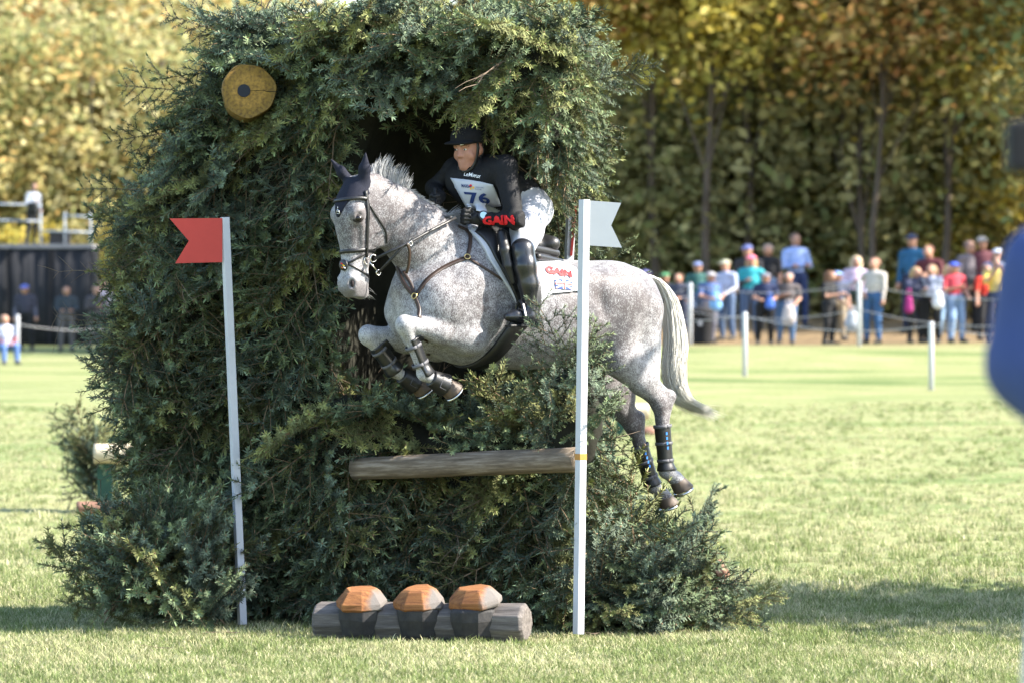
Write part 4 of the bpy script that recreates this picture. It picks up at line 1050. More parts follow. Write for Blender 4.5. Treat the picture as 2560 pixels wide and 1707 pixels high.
def poly_region(pts):
    """signed distance to a polygon in the horse's side view (x, z)"""
    P = np.array(pts, float)
    def fn(X, Y, Z):
        x = X; z = Z; best = np.full(x.shape, 9.0); ins = np.zeros(x.shape, bool)
        for i in range(len(P)):
            a, b = P[i], P[(i + 1) % len(P)]
            e = b - a; t = np.clip(((x - a[0]) * e[0] + (z - a[1]) * e[1]) / (e @ e), 0, 1)
            best = np.minimum(best, np.hypot(x - a[0] - t * e[0], z - a[1] - t * e[1]))
            cr = ((a[1] > z) != (b[1] > z)) & (x < (b[0] - a[0]) * (z - a[1]) / (b[1] - a[1] + 1e-12) + a[0])
            ins ^= cr
        return np.where(ins, -best, best)
    return fn
def side_poly(pix, y=.28):
    out = []
    for px, py in pix:
        p = hl(px, py, y); out.append((p[0], p[2]))
    return out
M_white_cloth = material('white_quilt', (.46, .47, .51), .85, .08, 30, bump=.35, bscale=45)
padpoly = side_poly([(1215, 575), (1222, 610), (1232, 650), (1250, 690), (1275, 730), (1296, 768), (1330, 770), (1372, 735), (1445, 728), (1452, 700), (1448, 670), (1440, 656), (1400, 640), (1360, 600), (1300, 560), (1250, 545)])
saddle_pad = shell('saddle_pad', .014, poly_region(padpoly), (-.55, -.02, 1.70), (.42, .42, 2.36), M_white_cloth, .006, mw=HM, inner=-.02)
tag(saddle_pad, 'white quilted saddle pad with red lettering and small flag behind the rider\'s boot', 'saddle pad')
saddle = empty('saddle', mat=HM); tag(saddle, 'black leather jumping saddle under the rider in black', 'saddle')
flappoly = side_poly([(1228, 578), (1240, 610), (1250, 645), (1268, 690), (1290, 740), (1310, 790), (1345, 790), (1352, 740), (1352, 700), (1345, 660), (1335, 610), (1290, 570), (1250, 560)], .31)
shell('flap', .030, poly_region(flappoly), (-.40, -.02, 1.62), (.42, .46, 2.36), M_black_leather, .006, saddle, inner=.0)
g = Field((-.42, -.25, 2.02), (.30, .42, 2.45), .007)
g.cone((-.17, .0, 2.175), (.04, 0, 2.20), .075, .06, .04, side=Yv, asp=1.5)
g.cone((-.21, -.10, 2.19), (-.21, .10, 2.19), .042, .042, .04); g.cone((.12, 0, 2.27), (.06, 0, 2.25), .055, .055, .05)
field_mesh('seat', g, M_black_leather, saddle)
for (a, b, r) in (((1330, 622, .20), (1390, 634, .10), .026), ((1345, 642, .24), (1402, 655, .12), .020)):
    g = Field((-.6, -.05, 1.9), (.1, .42, 2.4), .006); g.cone(hl(*a), hl(*b), r, r * .9, .01); field_mesh('panel', g, M_black_leather, saddle)
g = Field((-.1, .1, 1.7), (.5, .48, 2.4), .006)
g.chain([hl(1254, 585, .27), hl(1262, 625, .32), hl(1270, 665, .335), hl(1282, 705, .335)], [.026, .03, .028, .018], k=.01)
field_mesh('knee_roll', g, M_black_leather, saddle)
skin_strap('girth', [hl(1318, 790, .30), hl(1298, 815, .29), hl(1276, 850, .27), hl(1245, 885, .2), hl(1200, 905, .08), hl(1170, 905, 0), hl(1150, 900, -.1)], .10, .014, M_black_leather, saddle, 24)
free_strap('stirrup_leather', [hl(1320, 640, .36), hl(1330, 720, .385), hl(1322, 800, .40)], .024, .005, M_black_leather, saddle, (0, 1, 0))

# leg boots
M_boot_shell = material('black_boot_shell', (.014, .015, .018), .30, .3, 40, spec=.6)
M_grey_strap = material('grey_strap', (.10, .10, .11), .6)
def leg_boot(key, t0, t1, off, mat, label, cat, shellcut=None):
    if key[0] == 'f': A0, A1 = LG[key][1], LG[key][2]
    else: A0, A1 = LG[key][1], LG[key][3]
    ax = A1 - A0; Ln = np.linalg.norm(ax); ax = ax / Ln
    reg = lambda X, Y, Z: np.maximum(np.maximum(((X - A0[0]) * ax[0] + (Y - A0[1]) * ax[1] + (Z - A0[2]) * ax[2]) - t1 * Ln, t0 * Ln - ((X - A0[0]) * ax[0] + (Y - A0[1]) * ax[1] + (Z - A0[2]) * ax[2])),
                                     np.sqrt((X - A0[0] - np.clip(((X - A0[0]) * ax[0] + (Y - A0[1]) * ax[1] + (Z - A0[2]) * ax[2]), 0, Ln) * ax[0])**2
                                     + (Y - A0[1] - np.clip(((X - A0[0]) * ax[0] + (Y - A0[1]) * ax[1] + (Z - A0[2]) * ax[2]), 0, Ln) * ax[1])**2
                                     + (Z - A0[2] - np.clip(((X - A0[0]) * ax[0] + (Y - A0[1]) * ax[1] + (Z - A0[2]) * ax[2]), 0, Ln) * ax[2])**2) - .075)
    fn = reg
    if shellcut is not None:
        fn = lambda X, Y, Z: np.maximum(reg(X, Y, Z), -((X - A0[0]) * shellcut[0] + (Y - A0[1]) * shellcut[1] + (Z - A0[2]) * shellcut[2]) + shellcut[3])
    lo = np.minimum(A0, A1) - .10; hi = np.maximum(A0, A1) + .10
    o = shell('leg_boot', off, fn, lo, hi, mat, .005, mw=HM); tag(o, label, cat)
    back = np.cross(ax, Yv); back /= np.linalg.norm(back)
    if back[0] > 0: back = -back
    for tt in ((.45, .8) if key[0] == 'f' else (.35, .6, .85)):
        c = A0 + ax * Ln * tt
        pts = []
        for a in np.linspace(0, 2 * math.pi, 21):
            p = c + (Yv * math.cos(a) + back * math.sin(a)) * .09
            loc, no, _, _ = HBVH.ray_cast(Vector(p), Vector(c - p).normalized())
            q = np.array(loc) if loc is not None else c
            dq = q - c; pts.append(c + dq / (np.linalg.norm(dq) + 1e-9) * (np.linalg.norm(dq) + off + .003))
        P = np.array(pts); Nn = P - c
        ribbon(P, Nn, .018, .004).build('strap', M_grey_strap, o, True)
    return o, A0, ax, back, Ln
ax_ = LG['fl'][2] - LG['fl'][1]; bk = np.cross(ax_, Yv); bk /= np.linalg.norm(bk); bk = -bk if bk[0] > 0 else bk
leg_boot('fl', .30, 1.05, .012, M_boot_shell, 'shiny black tendon boot on the horse\'s near foreleg, nearest the viewer', 'leg boot', (*bk, -.012))
leg_boot('fr', .32, 1.05, .012, M_boot_shell, 'black tendon boot on the horse\'s far foreleg, further left', 'leg boot', (*bk, -.012))
b1 = leg_boot('hl', .36, 1.0, .010, M_black_leather, 'black boot on the horse\'s rear hind leg, under the tail', 'leg boot')
b2 = leg_boot('hr', .36, 1.0, .010, M_black_leather, 'black boot on the horse\'s front hind leg, dipping into the brush', 'leg boot')
M_blue = material('blue_print', (.03, .18, .55), .5)
for b in (b1, b2):
    o, A0, ax, back, Ln = b
    for q in (.45, .52, .59, .66):
        c = A0 + ax * Ln * q + Yv * .055 - back * .01
        MB().box(c, (.010, .004, .016)).build('blue_mark', M_blue, o)
# bell boots over the fore hooves
for key, lab in (('fl', 'black rubber bell boot on the nearer fore hoof'), ('fr', 'black rubber bell boot on the far fore hoof behind the other')):
    Fk, Cr, So = LG[key][-3:]; ax = (So - Fk) / np.linalg.norm(So - Fk)
    p0 = Fk + (Cr - Fk) * .45; p1 = Cr + (So - Cr) * .35
    g = Field(p0 - .12, p0 + .16, .006); g.cone(p0, p1, .047, .068, .005)
    X, Y, Z = np.meshgrid(*g.ax, indexing='ij')
    q = (X - p0[0]) * ax[0] + (Y - p0[1]) * ax[1] + (Z - p0[2]) * ax[2]; L1 = (p1 - p0) @ ax
    g.f = np.maximum(g.f, np.maximum(-q, q - L1).astype(np.float32))
    o = field_mesh('bell_boot', g, M_black_leather, mw=HM); tag(o, lab, 'bell boot')
    c = p0 + (p1 - p0) * .55; m = MB(); u = np.cross(ax, Yv); u /= np.linalg.norm(u)
    fc = c + Yv * .055 - np.array((0, 0, .02))
    sq = [fc + ax * a + u * b for a, b in ((-.02, -.018), (.02, -.018), (.02, .018), (-.02, .018), (-.02, -.018))]
    m.tube(sq, .002, 5); m.build('label_outline', M_grey_strap, o)
# ================================================================== the rider (in the horse's axes)
RF = Field((-.36, -.46, 1.95), (.62, .50, 2.90), .0062)
SK, JK, BR, GL = 1, 2, 3, 4
ya = math.radians(20)
hc = hl(1172, 373, .0)
hf = np.array((math.cos(ya) * .985, math.sin(ya) * .985, -.17)); hf /= np.linalg.norm(hf)
hs = np.array((-math.sin(ya), math.cos(ya), 0)); hu = np.cross(hf, hs)
def rh(f, s, u): return hc + hf * f + hs * s + hu * u
RR = np.array((hf, hs, hu))
# legs and pelvis
hipL, kneeL = hl(1328, 528, .13), hl(1306, 628, .345)
hipR = hipL * np.array((1, -1, 1)); kneeR = kneeL * np.array((1, -1, 1))
pel = hl(1318, 520, 0.0)
RF.ell(pel, (.125, .16, .115), k=.03, lab=BR)
for h_, k_ in ((hipL, kneeL), (hipR, kneeR)):
    m_ = h_ * .5 + k_ * .5
    RF.cone(h_, m_, .108, .092, .05, lab=BR); RF.cone(m_, k_, .092, .064, .03, lab=BR)
RF.ell(hipL + np.array((-.03, -.02, .0)), (.11, .09, .10), k=.05, lab=BR)
# torso, folded forward over the withers
waist = hl(1283, 480, .0); chest = hl(1222, 452, .0); neck = hl(1196, 412, .0)
shL, shR = hl(1262, 420, .195), hl(1140, 425, -.185)
RF.cone(pel + np.array((.02, 0, .05)), waist, .105, .115, .04, side=Yv, asp=1.25, lab=JK)
RF.cone(waist, chest, .115, .128, .04, side=Yv, asp=1.22, lab=JK)
RF.cone(chest + np.array((.0, .11, .03)), chest + np.array((.0, -.11, .03)), .095, .095, .05, lab=JK)
RF.cone(shL, chest + np.array((0, .05, .03)), .070, .10, .05, lab=JK); RF.cone(shR, chest + np.array((0, -.05, .03)), .070, .10, .05, lab=JK)
RF.ell(hl(1178, 470, -.03), (.10, .13, .115), k=.05, lab=JK); RF.ell(hl(1150, 450, -.09), (.08, .09, .09), k=.05, lab=JK)
RF.cone(neck + np.array((-.01, 0, -.03)), rh(-.01, 0, -.07), .062, .056, .02, lab=JK)
# left arm: upper arm out and down, forearm across to the hand
elL, wrL = hl(1288, 550, .335), hl(1205, 548, .17)
RF.cone(shL, elL, .068, .050, .03, lab=JK); RF.cone(elL, wrL, .050, .034, .02, lab=JK)
RF.ell(elL, (.052, .05, .05), k=.02, lab=JK)
elR, wrR = hl(1085, 470, -.34), hl(1100, 492, -.12)
RF.cone(shR, elR, .064, .048, .03, lab=JK); RF.cone(elR, wrR, .048, .033, .02, lab=JK)
# gloved hands: palm, four fingers closed on the rein, thumb on top
def fist(wr, hand, lat):
    ax = hand - wr; ax /= np.linalg.norm(ax); up = np.array((0, 0, 1.0)); up -= ax * (up @ ax); up /= np.linalg.norm(up); sd = np.cross(ax, up) * lat
    RF.cone(wr, wr + ax * .035, .030, .032, .015, lab=GL)
    RF.ell(wr + ax * .062, (.042, .024, .040), np.array((ax, sd, up)), k=.012, lab=GL)
    for i, u in enumerate((.032, .011, -.010, -.030)):
        ln = (.036, .040, .037, .030)[i]
        k0 = wr + ax * .092 + up * u + sd * .012; k1 = k0 + ax * ln * .55 - sd * .020; k2 = k1 - sd * ln * .7 - ax * .012; k3 = k2 - ax * ln * .75 + sd * .004
        RF.chain([k0, k1, k2, k3], [.0115, .0112, .0105, .0095], k=.004, lab=GL)
    t0 = wr + ax * .045 + up * .034 - sd * .004
    RF.chain([t0, t0 + ax * .032 + up * .012 - sd * .012, t0 + ax * .062 + up * .006 - sd * .022], [.0145, .0125, .0105], k=.006, lab=GL)
fist(wrL, hl(1150, 542, .11), 1); fist(wrR, hl(1090, 508, -.03), -1)
# head: skull, jaw, features
RF.ell(rh(-.008, 0, .018), (.094, .072, .098), RR, k=.02, lab=SK)
RF.ell(rh(.016, 0, -.042), (.068, .058, .070), RR, k=.03, lab=SK)
RF.ell(rh(.054, 0, -.094), (.026, .028, .020), RR, k=.03, lab=SK)                      # chin
RF.cone(rh(.078, 0, .012), rh(.099, 0, -.026), .008, .0105, .012, lab=SK)               # nose
for sg in (-1, 1):
    RF.ell(rh(.088, .011 * sg, -.030), (.010, .009, .008), RR, k=.008, lab=SK)
    RF.cone(rh(.080, .014 * sg, .026), rh(.068, .046 * sg, .024), .009, .008, .012, lab=SK)   # brow
    RF.ell(rh(.088, .030 * sg, .008), (.014, .014, .010), RR, k=.012, lab=None, op='s')
    RF.cone(rh(.056, .046 * sg, -.022), rh(.05, .052 * sg, -.035), .014, .016, .02, lab=SK)   # cheekbone
    RF.ell(rh(-.012, .074 * sg, -.008), (.020, .010, .030), RR, k=.008, lab=SK)               # ear
RF.cone(rh(.079, .018, -.063), rh(.079, -.018, -.063), .0050, .0050, .010, lab=SK); RF.cone(rh(.075, .014, -.076), rh(.075, -.014, -.076), .0055, .0055, .010, lab=SK)
RF.cone(rh(.089, .020, -.0695), rh(.089, -.020, -.0695), .0035, .0035, .006, op='s')
Vr, Fr = RF.surface(1)
lab = RF.face_labels()
# cloth folds on the sleeve, waist and breeches
me_ = mesh_np('tmp', Vr, Fr); vn = np.zeros(len(Vr) * 3); me_.vertex_normals.foreach_get('vector', vn); vn = vn.reshape(-1, 3); bpy.data.meshes.remove(me_)
vl = np.zeros(len(Vr)); vl[Fr[:, 0]] = lab
axa = (wrL - elL) / np.linalg.norm(wrL - elL); ta = (Vr - elL) @ axa
inarm = np.clip(1 - np.linalg.norm(Vr - elL - np.clip(ta, 0, .25)[:, None] * axa, axis=1) / .09, 0, 1)
fold = np.sin(ta * 95 + 2.0 * np.sin(Vr[:, 2] * 40)) * .0045 * np.clip(inarm * 3, 0, 1)
fold += fbm(Vr, 31, 22, 2) * .0035 * (vl == JK) + fbm(Vr, 33, 12, 2) * .0012 * (vl == BR)
fold += np.sin((Vr[:, 2] * .8 + Vr[:, 0] * .6) * 120) * .0022 * np.exp(-((Vr[:, 2] - (hipL[2] + .02)) / .05)**2) * (vl == BR)
Vr = Vr + vn * fold[:, None]
M_skin = material('sunburnt_skin', (.42, .20, .14), .5, .25, 30, spec=.35)
M_jacket = material('black_jersey', (.010, .010, .012), .75, .3, 40, spec=.25, bump=.15, bscale=200)
M_breech = material('white_breeches', (.40, .41, .455), .75, .04, 25)
M_glove = material('black_glove', (.012, .012, .013), .6, .3, 60)
fm = np.clip(lab - 1, 0, 3)
rider_me = mesh_np('person', Vr, Fr, True, (M_skin, M_jacket, M_breech, M_glove), fm)
rider = obj('person', rider_me, mw=HM)
tag(rider, 'rider in black jersey, white breeches and number bib crouching on the grey horse', 'person')
RBVH = BVHTree.FromPolygons([Vector(v) for v in Vr], [tuple(int(i) for i in q) for q in Fr])
# eyes
M_eyew = material('eye_white', (.6, .55, .5), .3); M_iris = material('iris', (.03, .05, .07), .2); M_lash = material('brow_hair', (.20, .11, .06), .8)
for sg in (-1, 1):
    g = Field(rh(.07, .03 * sg, .006) - .03, rh(.07, .03 * sg, .006) + .03, .0022); g.ell(rh(.0735, .030 * sg, .006), (.0080, .0105, .0058), RR, k=0)
    e = field_mesh('eye', g, M_eyew, rider, smooth=1)
    g = Field(rh(.08, .03 * sg, .006) - .015, rh(.08, .03 * sg, .006) + .015, .0014); g.ell(rh(.0805, .031 * sg, .006), (.0035, .005, .0055), RR, k=0); field_mesh('iris', g, M_iris, e, smooth=1)
    MB().tube([rh(.089, .014 * sg, .0265), rh(.086, .030 * sg, .030), rh(.074, .047 * sg, .026)], .0028, 5).build('eyebrow', M_lash, rider, True)
# helmet with peak
hg = Field(hc - .20, hc + .22, .006)
hg.ell(rh(-.012, 0, .062), (.118, .098, .088), RR, k=0)
X, Y, Z = np.meshgrid(*hg.ax, indexing='ij'); rel = np.stack([X - hc[0], Y - hc[1], Z - hc[2]], -1); u_ = rel @ hu; f_ = rel @ hf; s_ = rel @ hs
hg.f = np.maximum(hg.f, (.034 - u_ - .25 * np.maximum(-f_, 0)).astype(np.float32))
hg.cone(rh(.10, .045, .048), rh(.10, -.045, .048), .030, .030, .02, side=hu, asp=.25); hg.cone(rh(.085, .06, .046), rh(.085, -.06, .046), .035, .035, .02, side=hu, asp=.2)
helmet = field_mesh('helmet', hg, material('black_velvet', (.008, .008, .010), .9, .3, 90), rider)
hm = MB(); hm.tube([rh(.108, .05, .040), rh(.113, .03, .039)], .004, 6); hm.build('maker_badge', material('badge_white', (.7, .7, .7), .5), helmet)
def head_strap(pts, w):
    P = bez(pts, np.linspace(0, 1, 14)); N_ = []; Q = []
    for p in P:
        lo_, no_, _, _ = RBVH.find_nearest(Vector(p)); Q.append(np.array(lo_) + np.array(no_) * .004); N_.append(np.array(no_))
    return ribbon(np.array(Q), np.array(N_), w, .004)
head_strap([rh(.01, .085, .045), rh(.012, .075, .0), rh(.022, .065, -.05), rh(.04, .045, -.10), rh(.05, 0, -.118), rh(.04, -.045, -.10), rh(.02, -.07, -.03)], .018).build('chin_strap', M_black_leather, helmet, True)
head_strap([rh(-.05, .078, .04), rh(-.03, .075, -.02), rh(-.012, .066, -.055)], .012).build('chin_strap', M_black_leather, helmet, True)
# boots
for sg, kn in ((1, kneeL), (-1, kneeR)):
    bf = Field(kn + np.array((-.22, -.16, -.52)), kn + np.array((.26, .20, .12)), .006)
    S_ = np.array((1, sg, 1.0))
    pth = [hl(1309, 624, .35) * S_, hl(1312, 665, .375) * S_, hl(1321, 712, .385) * S_, hl(1325, 762, .385) * S_, hl(1324, 790, .385) * S_]
    bf.chain(pth, [.062, .064, .057, .041, .044], k=.02)
    bf.ell(kn + np.array((.015, .012 * sg, .0)), (.058, .056, .062), k=.03)
    heel, toe = hl(1336, 806, .385) * S_, hl(1272, 792, .375) * S_
    bf.cone(heel, toe, .040, .030, .03, side=(0, 0, 1), asp=.8); bf.cone(hl(1320, 790, .385) * S_, hl(1290, 788, .38) * S_, .042, .034, .03)
    bt = field_mesh('boot', bf, M_boot_shell if False else MATS.get('polished_boot') or material('polished_boot', (.012, .013, .016), .26, spec=.55), rider)
    bt['label'] = 'polished black tall riding boot'
    MB().box((heel + toe) / 2 + np.array((0, 0, -.036)), tuple(np.array((np.linalg.norm(toe - heel) * 1.1, .066, .012)))).build('sole', M_black_leather, bt, bevel=.003)
    st = MB(); c_ = hl(1300, 800, .382) * S_
    a_ = [c_ + np.array((0, .05, -.028)), c_ + np.array((0, .056, .02)), c_ + np.array((0, .03, .085)), c_ + np.array((0, 0, .105)), c_ + np.array((0, -.03, .085)), c_ + np.array((0, -.056, .02)), c_ + np.array((0, -.05, -.028)), c_ + np.array((0, .05, -.028))]
    st.tube(a_, .0085, 6); st.box(c_ + np.array((0, 0, -.030)), (.05, .11, .012)); st.build('stirrup', M_boot_shell, saddle, False)
# silver detail at the boot top
c_, _n, _, _ = RBVH.find_nearest(Vector(hl(1315, 628, .42)))
# watch on the left wrist
wc = np.array(wrL) + axa * -.002
sight = CAML - wc; sight /= np.linalg.norm(sight); wn_ = np.array((.35, .85, .40)); wn_ /= np.linalg.norm(wn_)
a1 = np.cross(wn_, axa); a1 /= np.linalg.norm(a1)
def disc(c, n, r, t, mat, name, parent, seg=20):
    n = Vector(n).normalized(); a = n.orthogonal().normalized(); b = n.cross(a); m = MB()
    m.tube([Vector(c) - n * t / 2, Vector(c) + n * t / 2], r, seg); return m.build(name, mat, parent, False)
wt = disc(wc + wn_ * .038, wn_, .030, .018, M_black_leather, 'watch', rider)
disc(wc + wn_ * .049, wn_, .021, .003, material('watch_screen', (.42, .62, .70), .15, spec=.5), 'screen', wt)
# whip held upright in the right hand
MB().tube([hl(1092, 525, -.05), hl(1090, 505, -.05), hl(1087, 470, -.05)], [.007, .008, .010], 8).build('whip_handle', M_glove, None, True, mw=HM)
tag(bpy.data.objects['whip_handle'], 'short black whip handle in the rider\'s far fist', 'whip')

# ---- draped cloth and print: laid on the body along the line of sight, then a real layer above it
def drape_pt(px, py, bvh, off, fallback_y=.2):
    d = ray_local(px, py); loc, no, _, _ = bvh.ray_cast(Vector(CAML), Vector(d).normalized())
    if loc is None:
        loc, no, _, _ = bvh.find_nearest(Vector(hl(px, py, fallback_y)))
    no = np.array(no)
    if no @ d > 0: no = -no
    return np.array(loc) + no * off
def quad_map(q, u, v):
    q = np.array(q, float)      # TL, TR, BR, BL
    return (q[0] * (1 - u) + q[1] * u) * (1 - v) + (q[3] * (1 - u) + q[2] * u) * v
def drape_quad(name, q, bvh, off, mat, parent, nu=14, nv=10, thick=.003, relax=2):
    P = np.array([[drape_pt(*quad_map(q, i / nu, j / nv), bvh, off) for i in range(nu + 1)] for j in range(nv + 1)])
    for _ in range(relax):
        Q = P.copy(); Q[1:-1, 1:-1] = .5 * P[1:-1, 1:-1] + .125 * (P[:-2, 1:-1] + P[2:, 1:-1] + P[1:-1, :-2] + P[1:-1, 2:]); P = Q
    Vv = P.reshape(-1, 3); n1 = nu + 1
    Ff = [(j*n1+i, j*n1+i+1, (j+1)*n1+i+1, (j+1)*n1+i) for j in range(nv) for i in range(nu)]
    o = obj(name, mesh_np(name, Vv, np.array(Ff)), mat, parent)
    md = o.modifiers.new('solid', 'SOLIDIFY'); md.thickness = thick; md.offset = 0
    return o, Vv, Ff
def split_long(v, f, lim):
    """triangulate and split long edges so that a print can follow a curved surface"""
    b = bmesh.new(); vs_ = [b.verts.new(tuple(p)) for p in v]
    for q in f:
        try: b.faces.new([vs_[i] for i in q])
        except ValueError: pass
    bmesh.ops.triangulate(b, faces=b.faces[:])
    for _ in range(3):
        lg = [e for e in b.edges if e.calc_length() > lim]
        if not lg: break
        bmesh.ops.subdivide_edges(b, edges=lg, cuts=1); bmesh.ops.triangulate(b, faces=[q for q in b.faces if len(q.verts) > 3])
    b.verts.index_update(); v2 = np.array([p.co for p in b.verts]); f2 = [tuple(p.index for p in q.verts) for q in b.faces]; b.free()
    return v2, f2
def text_mesh(body, bold=0.0, shear=0.0):
    cu = bpy.data.curves.new('t', 'FONT'); cu.body = body; cu.offset = bold; cu.shear = shear; cu.resolution_u = 3
    o = bpy.data.objects.new('t', cu); COL.objects.link(o); bpy.context.view_layer.update()
    me = bpy.data.meshes.new_from_object(o.evaluated_get(bpy.context.evaluated_depsgraph_get()))
    bpy.data.objects.remove(o); bpy.data.curves.remove(cu)
    v = np.zeros(len(me.vertices) * 3); me.vertices.foreach_get('co', v); v = v.reshape(-1, 3)
    f = [tuple(p.vertices) for p in me.polygons]; bpy.data.meshes.remove(me)
    v -= v.min(0); v /= np.maximum(v.max(0), 1e-6)
    return split_long(v, f, .10)
def drape_text(name, body, q, bvh, off, mat, parent, bold=0.0, shear=0.0):
    v, f = text_mesh(body, bold, shear)
    P = [drape_pt(*quad_map(q, x, 1 - y), bvh, off) for x, y, _ in v]
    me = bpy.data.meshes.new(name); me.from_pydata([tuple(p) for p in P], [], f); me.update()
    return obj(name, me, mat, parent)
M_bib = material('bib_white', (.48, .49, .53), .7, .06, 20); M_navyprint = material('navy_print', (.012, .03, .12), .6)
M_redprint = material('red_print', (.58, .012, .015), .6); M_whiteprint = material('white_print', (.78, .78, .78), .6); M_goldprint = material('gold_print', (.75, .42, .05), .6)
bibq = [(1129, 446), (1234, 460), (1253, 512), (1170, 521)]
bib, Bv, Bf = drape_quad('number_bib', bibq, RBVH, .010, M_bib, rider)
bib['label'] = 'white bib with navy number'
BB = BVHTree.FromPolygons([Vector(p) for p in Bv], Bf)
bo = .0075
drape_text('number', '76', [(1160, 479), (1220, 483), (1226, 508), (1174, 508)], BB, bo, M_navyprint, bib, .03)
drape_text('lettering', 'MARS', [(1155, 461), (1172, 463), (1173, 471), (1156, 469)], BB, bo, M_navyprint, bib, .02)
drape_text('lettering', 'MARYLAND', [(1189, 467), (1210, 468), (1210, 471), (1189, 470)], BB, bo, M_navyprint, bib)
drape_text('lettering', '5 STAR', [(1189, 472), (1204, 473), (1204, 476), (1189, 475)], BB, bo, M_navyprint, bib)
for q, mt in (([(1176, 462), (1181, 463), (1180, 468), (1173, 466)], M_redprint), ([(1182, 467), (1187, 467), (1185, 473), (1181, 471)], M_goldprint), ([(1176, 470), (1179, 469), (1180, 475), (1176, 474)], M_goldprint), ([(1172, 466), (1179, 467), (1178, 470), (1174, 469)], M_navyprint)):
    P = [drape_pt(*p, BB, bo) for p in q]; MB().add(P, [(0, 1, 2, 3)]).build('star_emblem', mt, bib)
drape_text('lettering', 'LeMieux', [(1161, 431), (1203, 437), (1202, 447), (1160, 441)], RBVH, .004, M_whiteprint, rider, .008, .15)
drape_text('lettering', 'GAIN', [(1208, 543), (1284, 539), (1288, 562), (1208, 561)], RBVH, .0075, M_redprint, rider, .05)
# saddle pad print
pv = np.array([v.co for v in saddle_pad.data.vertices]); PB = BVHTree.FromPolygons([Vector(v) for v in pv], [tuple(p.vertices) for p in saddle_pad.data.polygons])
drape_text('lettering', 'GAIN', [(1362, 665), (1428, 680), (1430, 696), (1364, 684)], PB, .007, M_redprint, saddle_pad, .06)
drape_text('lettering', 'WORLD CLASS', [(1384, 691), (1428, 697), (1428, 700), (1384, 694)], PB, .006, M_navyprint, saddle_pad)
uq = [(1386, 698), (1429, 703), (1430, 726), (1388, 722)]
def upoly(pts, off, mat, name):
    v2, f2 = split_long(np.array([(a_, b_, 0) for a_, b_ in pts], float), [tuple(range(len(pts)))], .16)
    P = [drape_pt(*quad_map(uq, p[0], p[1]), PB, off) for p in v2]; return MB().add(P, f2).build(name, mat, saddle_pad)
M_uj = material('flag_blue', (.02, .05, .25), .7)
upoly([(0, 0), (.5, 0), (1, 0), (1, 1), (.5, 1), (0, 1)], .0060, M_uj, 'flag_ground')
for a, b in (((0, 0), (1, 1)), ((1, 0), (0, 1))):
    for w, off, mt in ((.10, .0070, M_whiteprint), (.035, .0080, M_redprint)):
        sgx = 1 if b[0] > a[0] else -1
        upoly([(a[0], a[1] + w * 1.0), (a[0], a[1]) if w < .05 else (a[0] + sgx * w * .6, a[1]), (b[0], b[1] - w), (b[0] - sgx * w * .6, b[1])], off, mt, 'flag_diagonal')
for w, off, mt in ((.17, .0090, M_whiteprint), (.10, .0100, M_redprint)):
    upoly([(.5 - w / 2, 0), (.5 + w / 2, 0), (.5 + w / 2, 1), (.5 - w / 2, 1)], off, mt, 'flag_cross')
    upoly([(0, .5 - w * .8), (1, .5 - w * .8), (1, .5 + w * .8), (0, .5 + w * .8)], off + .0002, mt, 'flag_cross')
# ================================================================== things round the fence
# spruce bush at the left foot: boughs fanning out and up from a heap
def heap(name, label, c, n, rad, seed, bias, up=(.2, 1.0), big=1.0):
    r = np.random.default_rng(seed); root = empty(name, c); tag(root, label, 'bush', 'spruce bushes at the fence\'s feet')
    for i in range(n):
        a = r.uniform(0, 2 * math.pi); dz = r.uniform(*up); d = np.array((math.cos(a), math.sin(a), dz)) + np.array(bias) * r.uniform(.3, 1); d /= np.linalg.norm(d)
        p = np.array((rad[0] * r.uniform(-1, 1), rad[1] * r.uniform(-1, 1), rad[2] * r.uniform(.05, 1))); p[:2] *= (1 - .6 * p[2] / rad[2])
        z = np.array((0, -.6, 1.0)) + r.normal(0, .3, 3); z -= d * (z @ d); z /= np.linalg.norm(z)
        o = bpy.data.objects.new('bough', BOUGHS[r.integers(4, 8)]); COL.objects.link(o); o.parent = root; o.location = p
        o.rotation_euler = Matrix((d, np.cross(z, d), z)).transposed().to_euler(); o.scale = (r.uniform(.75, 1.15) * big,) * 3
    return root
heap('spruce_bush', 'heap of upswept spruce branches at the fence\'s left foot', (-1.98, .66, 0), 85, (.38, .28, .40), 5, (-.30, -.15, .35), (.3, 1.6), 1.25)
heap('spruce_bush', 'bushy blue-green spruce branches at the fence\'s right foot below the horse', (.78, .28, 0), 68, (.42, .26, .34), 6, (.35, -.35, 0), (-.3, .6), .95)

# flag posts
M_white = material('white_paint', (.48, .49, .52), .45, .14, 7, bump=.05)
M_red = material('red_panel', (.46, .045, .035), .5, .16, 7)
M_whiteflag = material('white_panel', (.42, .43, .45), .5, .06, 10)
M_tape = material('amber_tape', (.42, .20, .04), .5, .2, 60, stretch=(1, 1, .2))
def post(name, label, base, top, w, mat, turn=38):
    b, t = Vector(base), Vector(top); d = t - b; root = empty(name, b); tag(root, label, 'flag post')
    m = MB(); q = d.to_track_quat('Z', 'Y').to_matrix() @ Matrix.Rotation(math.radians(turn), 3, 'Z')
    m.box(d / 2, (w, w, d.length), q); m.build('pole', mat, root, bevel=.002); return root
pr = post('flag_post', 'white square post in front of the horse with a white swallowtail flag', at(1446, 1584, -.42), at(1461, 500, -.42), .045, M_white)
def panel(root, pts, thick, mat, name='flag'):
    b = root.location; P = [Vector(p) - b for p in pts]; n = len(P); m = MB(); off = Vector((0, thick / 2, 0))
    m.add([p - off for p in P] + [p + off for p in P], [tuple(range(n - 1, -1, -1)), tuple(range(n, 2 * n))] + [(i, (i + 1) % n, n + (i + 1) % n, n + i) for i in range(n)])
    return m.build(name, mat, root)
